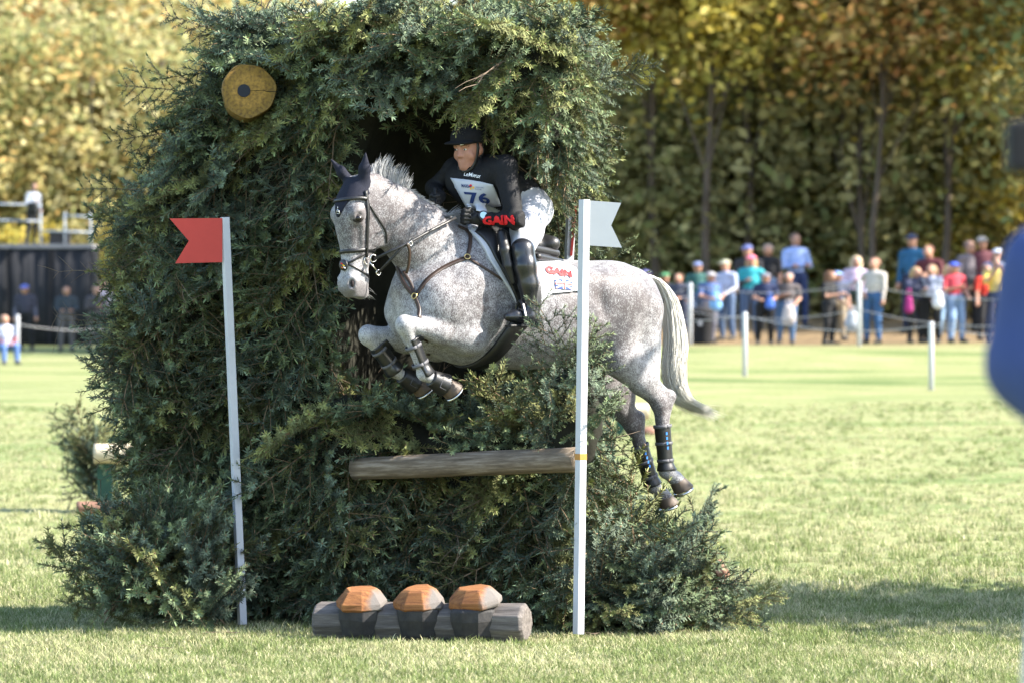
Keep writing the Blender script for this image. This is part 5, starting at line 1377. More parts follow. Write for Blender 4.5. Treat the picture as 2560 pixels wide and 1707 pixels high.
panel(pr, [at(x, y, -.42) for x, y in ((1472, 502), (1553, 508), (1528, 564), (1555, 620), (1470, 614))], .006, M_whiteflag)['label'] = 'white swallowtail panel'
c = at(1452, 1141, -.42) - pr.location; MB().box(c, (.048, .048, .034), Matrix.Rotation(math.radians(38), 3, 'Z')).build('tape_band', M_tape, pr)
pl = post('flag_post', 'leaning white post at the fence\'s left with a red swallowtail flag', at(606, 1560, .62), at(562, 544, .62), .042, M_white, 25)
panel(pl, [at(x, y, .60) for x, y in ((556, 546), (424, 547), (472, 603), (438, 659), (556, 656))], .006, M_red)['label'] = 'red swallowtail panel'
pb = post('flag_post', 'white post with red edge standing behind the fence, beside the rider', at(1408, 1000, 1.36), at(1428, 514, 1.36), .045, M_white, 20)
panel(pb, [at(x, y, 1.33) for x, y in ((1436, 515), (1443, 515), (1431, 640), (1425, 640))], .02, M_red)

# carved log with three acorns
M_greylog = wood_log_material('grey_carved_log', (.040, .034, .030), (.095, .082, .074), (.18, .16, .145))
M_black_stain = material('black_stain', (.012, .012, .014), .7, .5, 14, bump=.4, bscale=25, col2=(.045, .042, .04), contrast=.7)
def cap_material():
    m = wood_log_material('fresh_orange_wood', (.085, .028, .008), (.20, .074, .018), (.28, .125, .038)); N, L = m.node_tree.nodes, m.node_tree.links; b = N['Principled BSDF']
    src = b.inputs['Base Color'].links[0].from_socket; tc = N.new('ShaderNodeTexCoord'); sp = N.new('ShaderNodeSeparateXYZ'); L.new(tc.outputs['Object'], sp.inputs[0])
    n = N.new('ShaderNodeTexNoise'); n.inputs['Scale'].default_value = 9; n.inputs['Detail'].default_value = 5; L.new(tc.outputs['Object'], n.inputs['Vector'])
    ad = N.new('ShaderNodeMath'); ad.operation = 'MULTIPLY_ADD'; ad.inputs[1].default_value = .10; L.new(n.outputs['Fac'], ad.inputs[0]); L.new(sp.outputs['X'], ad.inputs[2])
    mr = N.new('ShaderNodeMapRange'); mr.inputs['From Min'].default_value = .115; mr.inputs['From Max'].default_value = .155; L.new(ad.outputs[0], mr.inputs['Value'])
    mx = N.new('ShaderNodeMix'); mx.data_type = 'RGBA'; L.new(mr.outputs[0], mx.inputs['Factor']); L.new(src, mx.inputs['A']); mx.inputs['B'].default_value = (.12, .106, .096, 1); L.new(mx.outputs['Result'], b.inputs['Base Color'])
    return m
M_cap = cap_material()
A0, A1 = at(790, 1562, -.42), at(1318, 1562, -.78); A0.z = A1.z = .115; dirl = (A1 - A0).normalized(); frame = Matrix((dirl, Vector((-dirl.y, dirl.x, 0)), Vector((0, 0, 1)))).transposed()
cl = empty('carved_log', A0); cl.rotation_euler = frame.to_euler(); tag(cl, 'low carved log with three orange-capped black acorns on the grass', 'carved log')
Ln = (A1 - A0).length
def facets(rows, n, seed, jitter=.05, turn=.0):
    r = np.random.default_rng(seed); V_ = []
    ph = 1 + r.normal(0, jitter, n)
    for z_, rx, ry in rows:
        for j in range(n):
            a = 2 * math.pi * (j + turn) / n; k = ph[j] * (1 + r.normal(0, jitter * .35)); V_.append((rx * k * math.cos(a), ry * k * math.sin(a), z_ + r.normal(0, .003)))
    F_ = [(i*n+j, i*n+(j+1) % n, (i+1)*n+(j+1) % n, (i+1)*n+j) for i in range(len(rows)-1) for j in range(n)] + [tuple(range(n-1, -1, -1)), tuple(range((len(rows)-1)*n, len(rows)*n))]
    return V_, F_
V_, F_ = facets([(0, .085, .085), (.02, .108, .108), (Ln * .3, .112, .108), (Ln * .6, .108, .112), (Ln - .02, .115, .112), (Ln, .095, .092)], 9, 4, .04, .3)
m = MB().add([(z_, y_, x_) for x_, y_, z_ in V_], [tuple(reversed(f)) for f in F_]); m.build('log', M_greylog, cl, bevel=.006)
for i, t in enumerate((.225, .505, .765)):
    s = (.96, 1.0, 1.06)[i]
    V_, F_ = facets([(-.13, .075, .08), (-.08, .112 * s, .115), (.0, .132 * s, .142), (.055, .136 * s, .146), (.068, .122 * s, .135)], 10, 20 + i, .04, .2)
    b = MB().add(V_, F_).build('acorn_body', M_black_stain, cl, bevel=.018); b.location = (t * Ln, -.035, .01)
    V_, F_ = facets([(0, .130 * s, .135), (.012, .142 * s, .150), (.040, .140 * s, .145), (.092, .098 * s, .100), (.106, .080 * s, .080)], 8, 30 + i, .05, .5 + .1 * i)
    b = MB().add(V_, F_).build('acorn_cap', M_cap, cl, bevel=.018); b.location = (t * Ln, -.035, .075 + .008 * i); b.rotation_euler = (math.radians(10), math.radians(3 - 3 * i), 0)
# a reddish log end sticking out of the right foot
M_redwood = wood_log_material('reddish_wood', (.09, .045, .03), (.20, .10, .065), (.34, .20, .14))
lr = empty('log', at(1770, 1565, .55)); tag(lr, 'short reddish log lying half hidden under the brush at the fence\'s right foot', 'log')
V_, F_ = facets([(-.30, .10, .10), (-.02, .11, .105), (.02, .125, .12), (.05, .085, .09)], 9, 44, .09)
o = MB().add([(z_, y_, x_) for x_, y_, z_ in V_], [tuple(reversed(f)) for f in F_]).build('trunk', M_redwood, lr, bevel=.008); o.location = (.0, 0, .13); o.rotation_euler = (0, 0, .3)
V_, F_ = facets([(-.04, .07, .07), (.0, .085, .08), (.035, .06, .06)], 8, 45, .09)
o = MB().add([(z_, y_, x_) for x_, y_, z_ in V_], [tuple(reversed(f)) for f in F_]).build('stub', M_redwood, lr, bevel=.006); o.location = (.06, -.02, .32); o.rotation_euler = (0, -.5, .3)
# little brown chips and a fallen twig in front
for px, py, s in ((1215, 1590, 1.0), (600, 1600, .8), (1500, 1600, .9), (430, 1640, .7)):
    o = bpy.data.objects.new('fallen_twig', TWIGS[px % 3]); COL.objects.link(o); p = at(px, py, -.8); D_ = CAM_H * FPX / (py - HORIZON); Yg = D_ - CAM_D; o.location = ((px - 1280) / FPX * D_, Yg, gz(0, Yg) + .045); o.rotation_euler = (0, .05, px); o.scale = (s * .6,) * 3
    tag(o, {1215: 'bare twig lying in the grass behind the carved log', 600: 'bare twig on the grass below the red flag\'s post', 1500: 'bare twig on the grass right of the white flag\'s post', 430: 'small bare twig on the sunlit grass at lower left'}[px], 'twig', 'fallen twigs')
# ================================================================== background: trees
PAL = {'yellow': [(.50, .40, .07), (.56, .47, .13), (.40, .37, .09), (.34, .26, .07)], 'orange': [(.46, .25, .08), (.40, .19, .07), (.48, .34, .12), (.32, .26, .10)],
       'green': [(.15, .19, .07), (.19, .22, .08), (.25, .26, .10), (.40, .36, .13)], 'olive': [(.29, .26, .11), (.36, .32, .13), (.46, .40, .17), (.20, .19, .085)],
       'dry': [(.38, .34, .15), (.46, .41, .19), (.30, .30, .12), (.24, .22, .10)], 'lime': [(.30, .32, .11), (.24, .27, .10), (.38, .36, .13), (.20, .22, .09)], 'gold': [(.44, .38, .15), (.52, .47, .24), (.36, .36, .15), (.46, .32, .12), (.26, .28, .11)]}
M_leaf = material('autumn_leaves', (.3, .3, .1), .6, attr='tint', transl=.45, spec=.2, rand=.12)
M_bark = material('bark', (.13, .10, .075), .9, .45, 6, bump=.5, bscale=20, stretch=(1, 1, .25))
M_palebark = material('pale_bark', (.30, .27, .23), .9, .4, 6, stretch=(1, 1, .25))
def crown_mesh(seed, pal, H, R, z0, nclump, nleaf, size):
    """leaf-sized faces in clumps spread through a ragged crown"""
    r = np.random.default_rng(seed); C = []
    while len(C) < nclump:
        u = r.uniform(-1, 1, 3)
        if np.linalg.norm(u) > 1 or np.linalg.norm(u) < .35: continue
        C.append(u * np.array((R, R, H / 2)) * r.uniform(.8, 1.12) + np.array((0, 0, z0 + H / 2)))
    C = np.array(C); n = nclump * nleaf
    cr = np.repeat(r.uniform(.30, 1.05, nclump) * R * .44, nleaf)[:, None]
    P = np.repeat(C, nleaf, 0) + np.clip(r.normal(0, 1, (n, 3)), -1.7, 1.7) * cr * np.array((1, 1, .7))
    cols = np.array(PAL[pal]); ci = np.repeat(r.integers(0, len(cols), nclump), nleaf); sw = r.random(n) < .3; ci[sw] = r.integers(0, len(cols), sw.sum())
    col = cols[ci] * r.uniform(.7, 1.25, n)[:, None]
    a = r.normal(size=(n, 3)); a[:, 2] *= .6; a /= np.linalg.norm(a, axis=1)[:, None]; b = np.cross(a, r.normal(size=(n, 3))); b /= np.linalg.norm(b, axis=1)[:, None]
    s = (size * r.uniform(.55, 1.3, n))[:, None]
    V_ = np.stack([P - a * s, P - b * s * .55 + a * s * .1, P + a * s, P + b * s * .55 + a * s * .1], 1).reshape(-1, 3)
    k = np.arange(n) * 4; me = mesh_np('crown', V_, np.stack([k, k + 1, k + 2, k + 3], 1), False); set_attr(me, 'tint', np.repeat(col, 4, 0)); me.materials.append(M_leaf); return me, C
def trunk_mesh(seed, H, r0, C, bark, nl=9):
    r = np.random.default_rng(seed); m = MB(); pts = [Vector((0, 0, -.3))]; p = Vector((0, 0, 0)); k = 8
    for i in range(k): pts.append(p.copy()); p = p + Vector((r.normal(0, .05) * H / 8, r.normal(0, .05) * H / 8, H / k))
    m.tube(pts, [r0 * 1.25] + [r0 * (1 - .85 * i / k) for i in range(k)], 8)
    for j in r.choice(len(C), min(nl, len(C)), replace=False):
        c = Vector(C[j]); h = min(max(c.z * r.uniform(.45, .75), H * .15), H * .85); i = min(int(h / H * k) + 1, k - 1); s = pts[i]
        mid = s.lerp(c, .5) + Vector((r.normal(0, .2), r.normal(0, .2), .25)); rr = r0 * (1 - .85 * i / k) * .5; m.tube([s, mid, c], [rr, rr * .6, rr * .15], 5, cap=False)
    me = bpy.data.meshes.new('trunk'); me.from_pydata(m.v, [], m.f); me.update(); me.polygons.foreach_set('use_smooth', [True] * len(me.polygons)); me.materials.append(bark); return me
KINDS = {}
for i, (kd, pal, H, R, z0, nc, nl, sz, th, r0, bk) in enumerate((('tall_yellow', 'yellow', 10, 3.0, 2.0, 66, 95, .155, 10, .20, M_bark), ('tall_orange', 'orange', 8, 2.6, 4.0, 50, 90, .155, 10, .17, M_palebark), ('tall_green', 'green', 11.5, 3.2, .9, 80, 100, .155, 11, .24, M_bark),
        ('tall_olive', 'olive', 11.5, 2.8, 1.2, 66, 95, .15, 11, .20, M_bark), ('shrub_green', 'lime', 3.6, 1.9, .2, 38, 105, .12, 2.2, .06, M_bark), ('shrub_olive', 'dry', 3.8, 1.8, .2, 38, 105, .12, 2.2, .06, M_palebark),
        ('shrub_yellow', 'yellow', 3.4, 1.7, .3, 34, 105, .12, 2.0, .05, M_palebark), ('slender', 'olive', 8, 1.6, 3.5, 40, 80, .13, 12, .075, M_bark), ('high_yellow', 'yellow', 6.5, 2.5, 5.2, 56, 100, .145, 9, .13, M_bark), ('high_orange', 'orange', 5.5, 2.3, 5.4, 44, 90, .145, 9, .10, M_bark), ('tall_gold', 'gold', 10, 3.4, 1.2, 84, 100, .18, 10, .18, M_palebark))):
    cm, C = crown_mesh(100 + i, pal, H, R, z0, nc, nl, sz); KINDS[kd] = (cm, trunk_mesh(200 + i, th, r0, C, bk))
def tree(kd, x, Y, s, rz, label, group, name='tree'):
    root = empty(name, (x, Y, gz(x, Y))); root.rotation_euler = (0, 0, rz); root.scale = (s, s, s * random.uniform(.92, 1.1)); tag(root, label, 'tree' if name == 'tree' else 'shrub', group)
    for nm, me in (('trunk', KINDS[kd][1]), ('crown', KINDS[kd][0])):
        o = bpy.data.objects.new(nm, me); COL.objects.link(o); o.parent = root
    return root
def X_(px, Y): return (px - 1280) / FPX * (CAM_D + Y)
R_TREES = [('tall_orange', 1445, 112, 1.0, 'orange-leaved tree with a pale trunk just right of the brush fence'), ('tall_yellow', 1640, 108, 1.05, 'bright yellow tree above and left of the spectators'), ('tall_yellow', 1800, 106, 1.1, 'broad yellow tree behind the man in the light blue shirt'),
    ('tall_green', 1560, 104, .8, 'dark green tree between the yellow tree and the brush fence'), ('tall_olive', 1985, 105, 1.1, 'olive tree with a dark straight trunk right of the broad yellow tree'), ('tall_orange', 2190, 103, 1.15, 'orange-brown tree above the man in the tan jacket'),
    ('tall_olive', 2330, 108, 1.15, 'tall olive tree behind the person in the maroon jacket'), ('tall_orange', 2400, 101, .9, 'low orange tree above the woman in yellow'), ('tall_olive', 2520, 103, 1.1, 'olive tree at the right edge of the picture'), ('tall_green', 2120, 112, 1.2, 'tall dark green tree behind the orange-brown one'),
    ('tall_green', 1400, 122, 1.2, 'dark green tree far back, hidden partly by the brush fence'), ('tall_yellow', 1540, 126, 1.2, 'yellow tree in the back row right of the brush fence'), ('tall_olive', 1720, 124, 1.3, 'olive tree in the back row between the yellow trees'), ('tall_green', 1880, 124, 1.3, 'dark tree in the back row above the woman in the pink cap'),
    ('tall_olive', 2040, 126, 1.3, 'olive tree in the back row above the tall man in light blue'), ('tall_green', 2260, 125, 1.3, 'dark green tree in the back row above the teal jacket'), ('tall_orange', 2420, 124, 1.3, 'orange tree in the back row at right'), ('tall_green', 2570, 118, 1.3, 'dark green tree beyond the right edge'), ('tall_olive', 2700, 110, 1.2, 'olive tree outside the picture on the right'), ('tall_green', 2880, 106, 1.2, 'green tree outside the picture on the right'), ('tall_yellow', 3060, 112, 1.2, 'yellow tree far outside the picture on the right'), ('tall_yellow', 1250, 118, 1.1, 'yellow tree hidden behind the brush fence')]
for i, (kd, px, Y, s, lb) in enumerate(R_TREES): tree(kd, X_(px, Y), Y, s, i * 1.7, lb, 'trees of the wood on the right')
for i, (px, Y, lb) in enumerate(((1492, 97, 'slender tree just right of the white flag'), (2010, 96, 'slender tree beside the tall man in light blue'), (2165, 91, 'slender tree above the man in tan'), (2375, 95, 'slender leaning tree behind the red polo shirt'), (2545, 92, 'slender tree at the right edge above the blue sleeve'))):
    t_ = tree('slender', X_(px, Y), Y, 1.0 + .1 * (i % 3), i * 2.0, lb, 'trees of the wood on the right'); t_.rotation_euler.y = (-.06, .05, -.02, .07, -.05, .1, .03, -.08)[i]
for i, (kd, px, Y, s_, lb) in enumerate((('high_yellow', 1640, 92, 1.0, 'bright yellow crown high above the horse\'s rump'), ('high_yellow', 1755, 91, 1.0, 'bright yellow crown above the black bin'), ('high_yellow', 1870, 92, .95, 'yellow crown high above the pink cap'), ('high_orange', 1450, 91, 1.1, 'orange crown high beside the fence\'s overhang'), ('high_orange', 2180, 90, 1.0, 'orange crown high above the man in the tan jacket'), ('high_yellow', 2360, 91, .95, 'yellow crown high above the red polo shirt'), ('high_yellow', 2280, 93, .8, 'yellow crown between the two orange crowns'))):
    tree(kd, X_(px, Y), Y, s_, i * 1.9, lb, 'trees of the wood on the right')
R_SHR = [('shrub_green', 1420, 96, 1.3), ('shrub_olive', 1500, 94, 1.45), ('shrub_green', 1590, 95, 1.5), ('shrub_olive', 1670, 93, 1.2), ('shrub_yellow', 1750, 96, 1.6), ('shrub_olive', 1840, 94, 1.25), ('shrub_green', 1930, 95, 1.5), ('shrub_olive', 2020, 94, 1.5),
    ('shrub_yellow', 2100, 95, 1.3), ('shrub_green', 2180, 95, 1.5), ('shrub_olive', 2260, 93, 1.3), ('shrub_olive', 2350, 95, 1.6), ('shrub_green', 2440, 94, 1.3), ('shrub_yellow', 2510, 93, 1.2), ('shrub_green', 2590, 96, 1.5), ('shrub_green', 1330, 98, 1.2), ('shrub_olive', 2680, 97, 1.3)]
SHR_LAB = ['green shrub right beside the brush fence\'s edge', 'olive shrub just right of the white flag', 'green shrub above the horse\'s tail', 'olive shrub above the green cap', 'yellow shrub above the black bin', 'olive shrub above the khaki cap', 'green shrub above the person with a hand on the hip', 'olive shrub behind the tall man\'s shoulder',
    'yellow shrub above the woman in black', 'green shrub above the man in the tan jacket', 'olive shrub behind the teal jacket', 'olive shrub behind the maroon jacket', 'green shrub behind the two people high at right', 'yellow shrub above the woman in the yellow top', 'green shrub beyond the blue sleeve at the right edge', 'green shrub hidden behind the fence\'s overhang', 'olive shrub outside the right edge']
for i, (kd, px, Y, s) in enumerate(R_SHR): tree(kd, X_(px, Y), Y, s, i * 2.1, SHR_LAB[i], 'undergrowth along the wood\'s edge', 'shrub')
L_TREES = [('tall_gold', -60, 118, .85, 'pale gold tree at the far left edge behind the dark platform'), ('tall_gold', 90, 122, .9, 'golden tree right behind the cameraman on the platform'), ('tall_gold', 230, 119, .85, 'golden tree between the platform and the brush fence'), ('tall_gold', 380, 126, .95, 'golden tree half hidden by the brush fence\'s left side'),
    ('tall_orange', 30, 142, 1.5, 'orange tree high at the top left corner'), ('tall_green', 240, 150, 1.5, 'dark green tree high behind the golden ones'), ('tall_gold', 360, 146, 1.6, 'tall gold tree at the top beside the brush'), ('tall_gold', 120, 148, 1.5, 'tall gold tree in the back row above the cameraman'), ('tall_gold', 520, 135, 1.2, 'gold tree hidden behind the brush fence\'s left half'), ('tall_gold', -220, 130, 1.3, 'gold tree outside the picture on the left'), ('tall_gold', -400, 122, 1.1, 'second gold tree outside the picture on the left'), ('tall_olive', -560, 134, 1.4, 'olive tree outside the picture on the left'), ('tall_yellow', -760, 126, 1.2, 'yellow tree far outside the picture on the left')]
for i, (kd, px, Y, s, lb) in enumerate(L_TREES): tree(kd, X_(px, Y), Y, s, i * 1.3, lb, 'autumn trees on the left')
for i, (kd, px, Y, s) in enumerate((('shrub_yellow', 20, 112, .8), ('shrub_yellow', 140, 111, .8), ('shrub_olive', 260, 112, .8), ('shrub_yellow', 350, 110, .9))): tree(kd, X_(px, Y), Y, s, i * 2.3, ['low yellow shrub at the left edge behind the platform', 'low yellow shrub behind the camera operator', 'low olive shrub behind the platform\'s right end', 'low yellow shrub beside the brush fence behind the platform'][i], 'shrubs behind the platform', 'shrub')
for i, (kd, x, Y, s, lb) in enumerate((('tall_green', 23, 86, 1.5, 'large green tree right of the picture shading the wood\'s edge'), ('tall_green', 14.6, 87, 1.0, 'green tree just right of the picture by the rope'))):
    tree(kd, x, Y, s, i * 1.1, lb, 'trees of the wood on the right')
# two small trees right of the picture whose shade lies across the grass
tree('shrub_green', 7.3, 2.3, 1.3, .4, 'small leafy tree right of the picture, shading the grass', 'shade trees right of the picture', 'tree'); tree('shrub_olive', 10.4, 2.4, 1.55, 1.4, 'second small tree right of the picture, shading the grass', 'shade trees right of the picture', 'tree')

# ================================================================== rope lines
def peg(px, py_top, Y, label, h=1.05):
    x = X_(px, Y); z = gz(x, Y); root = MB().tube([(0, 0, -.2), (0, 0, h - .03), (0, 0, h)], [.042, .040, .030], 10).build('rope_post', M_white, None, True); root.location = (x, Y, z); tag(root, label, 'post', 'white posts of the rope lines'); return Vector((x, Y, z + h - .06))
nearP = [peg(1380, 0, 58, 'white rope post hidden behind the horse'), peg(1862, 0, 55, 'white post standing in the meadow below the woman in the pink cap'), peg(2328, 0, 50, 'white post standing in the meadow near the woman in grey'), peg(2800, 0, 47, 'white rope post outside the picture on the right')]
farP = [peg(1560, 0, 73, 'white rope post behind the horse\'s tail'), peg(1726, 0, 70, 'white post beside the black bin left of the crowd', 1.2), peg(2148, 0, 68, 'white post in front of the man in the tan jacket', 1.25), peg(2620, 0, 66, 'white post just outside the right edge')]
leftP = [peg(-200, 0, 84, 'white rope post outside the picture on the left'), peg(44, 0, 80, 'white post at the left edge beside the seated spectator'), peg(420, 0, 84, 'white rope post hidden by the brush fence\'s left side')]
M_rope = material('white_rope', (.30, .30, .31), .8)
for nm, Ps, dz in (('near line of white rope across the meadow', nearP, 0), ('upper white rope in front of the spectators', farP, 0), ('lower white rope in front of the spectators', farP, -.5), ('white rope line at the left behind the brush fence', leftP, -.15)):
    root = empty('rope', Ps[0]); tag(root, nm, 'rope')
    for a, b in zip(Ps[:-1], Ps[1:]):
        pts = [a.lerp(b, t) + Vector((0, 0, dz - .16 * 4 * t * (1 - t))) - Ps[0] for t in np.linspace(0, 1, 11)]; MB().tube(pts, .008, 5).build('rope_span', M_rope, root, True)

# ================================================================== people
POSES = {}
def body_template(pose):
    if pose in POSES: return POSES[pose]
    g = Field((-.62, -.62, -.02), (.62, .45, 1.82), .021); S, T, L_, B, N_ = 1, 2, 3, 4, 5
    sit = pose == 'sit'; hipz = .45 if sit else .92
    for sg in (-1, 1):
        hp = (.09 * sg, 0, hipz)
        if sit: kn, an = (.13 * sg, -.40, .48), (.13 * sg, -.42, .09)
        else: kn, an = (.105 * sg, -.02, .50), (.115 * sg, .02, .09)
        g.cone(hp, kn, .092, .066, .03, lab=L_); g.cone(kn, an, .064, .045, .02, lab=L_)
        g.cone((an[0], an[1] + .02, .045), (an[0] + .02 * sg, an[1] - .15, .035), .045, .038, .02, lab=B)
    dz = hipz - .92
    g.ell((0, .01, .97 + dz), (.165, .115, .12), k=.04, lab=L_)
    g.cone((0, .0, 1.05 + dz), (0, .0, 1.22 + dz), .125, .125, .05, side=(0, 1, 0), asp=.8, lab=T); g.cone((0, 0, 1.22 + dz), (0, .01, 1.36 + dz), .145, .14, .05, side=(0, 1, 0), asp=.75, lab=T)
    g.cone((-.13, .01, 1.41 + dz), (.13, .01, 1.41 + dz), .07, .07, .05, lab=T)
    g.cone((0, .01, 1.44 + dz), (0, -.01, 1.54 + dz), .052, .05, .02, lab=S)
    g.ell((0, -.02, 1.625 + dz), (.074, .094, .112), k=.02, lab=S); g.ell((0, -.05, 1.57 + dz), (.052, .055, .055), k=.03, lab=S); g.cone((0, -.11, 1.63 + dz), (0, -.125, 1.60 + dz), .012, .016, .015, lab=S)
    A = {'down': [((.20, .0, 1.13), (.22, -.04, .88))] * 2, 'crossed': [((.23, -.02, 1.14), (-.06, -.20, 1.15))] * 2, 'forward': [((.21, -.05, 1.14), (.10, -.30, 1.10))] * 2, 'akimbo': [((.33, .03, 1.16), (.17, -.06, 1.0)), ((.20, 0, 1.13), (.21, -.05, .88))],
         'phone': [((.23, -.16, 1.24), (.06, -.26, 1.50))] * 2, 'sit': [((.21, -.05, 1.14), (.08, -.30, 1.02))] * 2, 'hold': [((.22, -.02, 1.13), (.05, -.24, 1.20)), ((.21, 0, 1.13), (.14, -.25, .98))]}[pose]
    for i, sg in enumerate((-1, 1)):
        e, h = A[i]; sh = (.175 * sg, .01, 1.40 + dz); e = (e[0] * sg, e[1], e[2] + dz); h = (h[0] * sg, h[1], h[2] + dz); e, h = np.array(e), np.array(h); sh = np.array(sh)
        g.cone(sh, e, .056, .044, .03, lab=T); g.cone(e, h, .041, .030, .015, lab=N_)
        d = (h - e) / np.linalg.norm(h - e); g.ell(h + d * .05, (.04, .04, .04), k=.02, lab=S); g.cone(h + d * .05, h + d * .11, .028, .02, .02, lab=S); g.cone(h + d * .03, h + d * .06 + np.array((-.035 * sg, -.02, .02)), .015, .012, .01, lab=S)
    Vp, Fp = g.surface(1); lb = np.clip(g.face_labels() - 1, 0, 4)
    POSES[pose] = (Vp, Fp, lb, dz); return POSES[pose]
PM = {}
def pmat(c, kind='cloth'):
    if (c, kind) not in PM: PM[(c, kind)] = material('%s_%d' % (kind, len(PM)), c, .8 if kind == 'cloth' else .6, .2, 14)
    return PM[(c, kind)]
SKIN = (.40, .22, .15)
def hat_mesh(kind, dz):
    g = Field((-.22, -.30, 1.35 + dz), (.22, .25, 1.80 + dz), .017)
    if kind in ('cap', 'cap_hair'):
        g.ell((0, -.01, 1.68 + dz), (.088, .108, .075), k=0); X, Y, Z = np.meshgrid(*g.ax, indexing='ij'); g.f = np.maximum(g.f, (1.665 + dz - Z).astype(np.float32))
        g.cone((-.04, -.12, 1.672 + dz), (.04, -.12, 1.672 + dz), .06, .06, .02, side=(0, 0, 1), asp=.3)
    else:
        g.ell((0, .015, 1.66 + dz), (.090, .100, .092), k=0); X, Y, Z = np.meshgrid(*g.ax, indexing='ij'); g.f = np.maximum(g.f, (1.63 + dz - Z + (-Y - .03) * 1.2).astype(np.float32))
        if kind == 'long': g.cone((-.055, .05, 1.62 + dz), (-.07, .04, 1.44 + dz), .05, .035, .03); g.cone((.055, .05, 1.62 + dz), (.07, .04, 1.44 + dz), .05, .035, .03); g.cone((0, .07, 1.62 + dz), (0, .07, 1.42 + dz), .06, .045, .03)
    return g.surface(1)
HATS = {}
def person(px, top, Y, pose, face, shirt, legs, sleeve=None, hat=('hair', (.10, .06, .03)), label='', group='spectators behind the rope', x=None, z=None, scale=None, skin=SKIN, shoes=(.06, .055, .05)):
    Vp, Fp, lb, dz = body_template(pose); x = X_(px, Y) if x is None else x; z0 = gz(x, Y) if z is None else z
    ztop = CAM_H + (HORIZON - top) / FPX * (CAM_D + Y); s = (ztop - z0) / (1.75 + dz) if scale is None else scale; s = min(max(s, .88), 1.12)
    if scale is None and z is None: z0 = ztop - s * (1.75 + dz); z0 = min(z0, gz(x, Y) + .02) if z0 < gz(x, Y) + .5 else z0
    me = mesh_np('person', Vp, Fp, True, (pmat(skin, 'skin'), pmat(shirt), pmat(legs), pmat(shoes), pmat(sleeve) if sleeve else pmat(skin, 'skin')), lb)
    o = obj('person', me); o.location = (x, Y, gz(x, Y)); o.scale = (1, 1, 1); o.scale = (s * 1.24, s * 1.22, max(min((ztop - gz(x, Y)) / (1.75 + dz), 1.25), .8)) if z is None else (s, s, s)
    if z is not None: o.location.z = z
    o.rotation_euler = (random.uniform(-.05, .05), random.uniform(-.06, .06), math.radians(face + random.uniform(-18, 18))); tag(o, label, 'person', group)
    key = (hat[0], pose == 'sit')
    if key not in HATS: HATS[key] = hat_mesh(hat[0], dz)
    hv, hf_ = HATS[key]; obj('cap' if hat[0].startswith('cap') else 'hair', mesh_np('hat', hv, hf_, True, (pmat(hat[1]),)), None, o)
    if hat[0] == 'cap_hair':
        if ('long', pose == 'sit') not in HATS: HATS[('long', pose == 'sit')] = hat_mesh('long', dz)
        hv, hf_ = HATS[('long', pose == 'sit')]; h2 = obj('hair', mesh_np('hair', hv, hf_, True, (pmat((.42, .28, .13)),)), None, o); h2.scale = (.97, .97, .985)
    return o
NAVY, JEAN, BLK, GREY = (.02, .025, .05), (.07, .11, .19), (.012, .012, .014), (.10, .10, .11)
BLOND, BRN = (.38, .27, .13), (.09, .05, .03)
person(1618, 676, 76, 'down', 10, NAVY, BLK, NAVY, ('cap', (.10, .10, .28)), 'spectator in a purple-blue cap, mostly behind the horse\'s tail')
person(1655, 687, 76, 'hold', -10, (.03, .03, .035), NAVY, (.03, .03, .035), ('cap', (.06, .20, .09)), 'spectator in a green cap and dark jacket near the tail')
person(1697, 692, 74, 'forward', -10, (.05, .055, .08), NAVY, (.05, .055, .08), ('hair', BRN), 'dark-haired spectator in a slate jacket leaning at the rope')
person(1746, 655, 78, 'down', 0, (.03, .10, .09), JEAN, (.03, .10, .09), ('cap', (.16, .20, .36)), 'spectator in a blue cap and dark teal shirt beside the white post')
person(1766, 680, 73, 'forward', 15, (.05, .09, .22), (.12, .12, .15), None, ('cap', (.34, .33, .34)), 'spectator in a pale cap and blue shirt leaning forward with bare arms')
person(1818, 650, 76, 'hold', -25, (.36, .40, .55), JEAN, (.50, .50, .54), ('cap', (.34, .34, .25)), 'spectator in a khaki cap, pale blue-grey top and jeans')
person(1874, 638, 77, 'hold', 10, (.03, .30, .34), JEAN, (.05, .05, .06), ('cap_hair', (.62, .16, .24)), 'spectator in a pink cap and teal shirt under a dark cardigan')
person(1878, 612, 82, 'down', -5, (.03, .03, .035), NAVY, (.03, .03, .035), ('cap', (.09, .11, .26)), 'man in a blue cap and black top standing behind the pink cap')
person(1918, 610, 84, 'akimbo', -15, BLK, JEAN, None, ('hair', (.30, .26, .22)), 'grey-haired person in a black T-shirt, one hand on the hip')
person(1998, 583, 85, 'crossed', 5, (.30, .40, .68), (.02, .035, .10), (.30, .40, .68), ('hair', (.12, .08, .06)), 'tall man in a light blue shirt with folded arms, highest of the crowd')
person(1911, 686, 71, 'forward', -10, (.02, .03, .08), BLK, None, ('cap', (.16, .16, .19)), 'spectator in a grey cap and navy T-shirt near the meadow\'s edge')
person(1964, 686, 71, 'hold', -20, (.10, .085, .085), (.08, .15, .28), None, ('hair', (.28, .24, .22)), 'grey-haired man in a taupe polo shirt and jeans')
person(2072, 678, 70, 'hold', 60, BLK, BLK, None, ('long', (.14, .07, .04)), 'woman in a black sleeveless top turned to the left, holding a bag')
person(2094, 690, 74, 'down', 20, (.05, .06, .10), (.30, .24, .16), None, ('cap', (.22, .34, .60)), 'spectator in a light blue cap and khaki trousers behind the woman in black')
person(2131, 640, 75, 'hold', 5, (.46, .36, .46), (.03, .05, .04), (.40, .44, .60), ('long', (.55, .45, .30)), 'blonde woman in a pale pink and blue top')
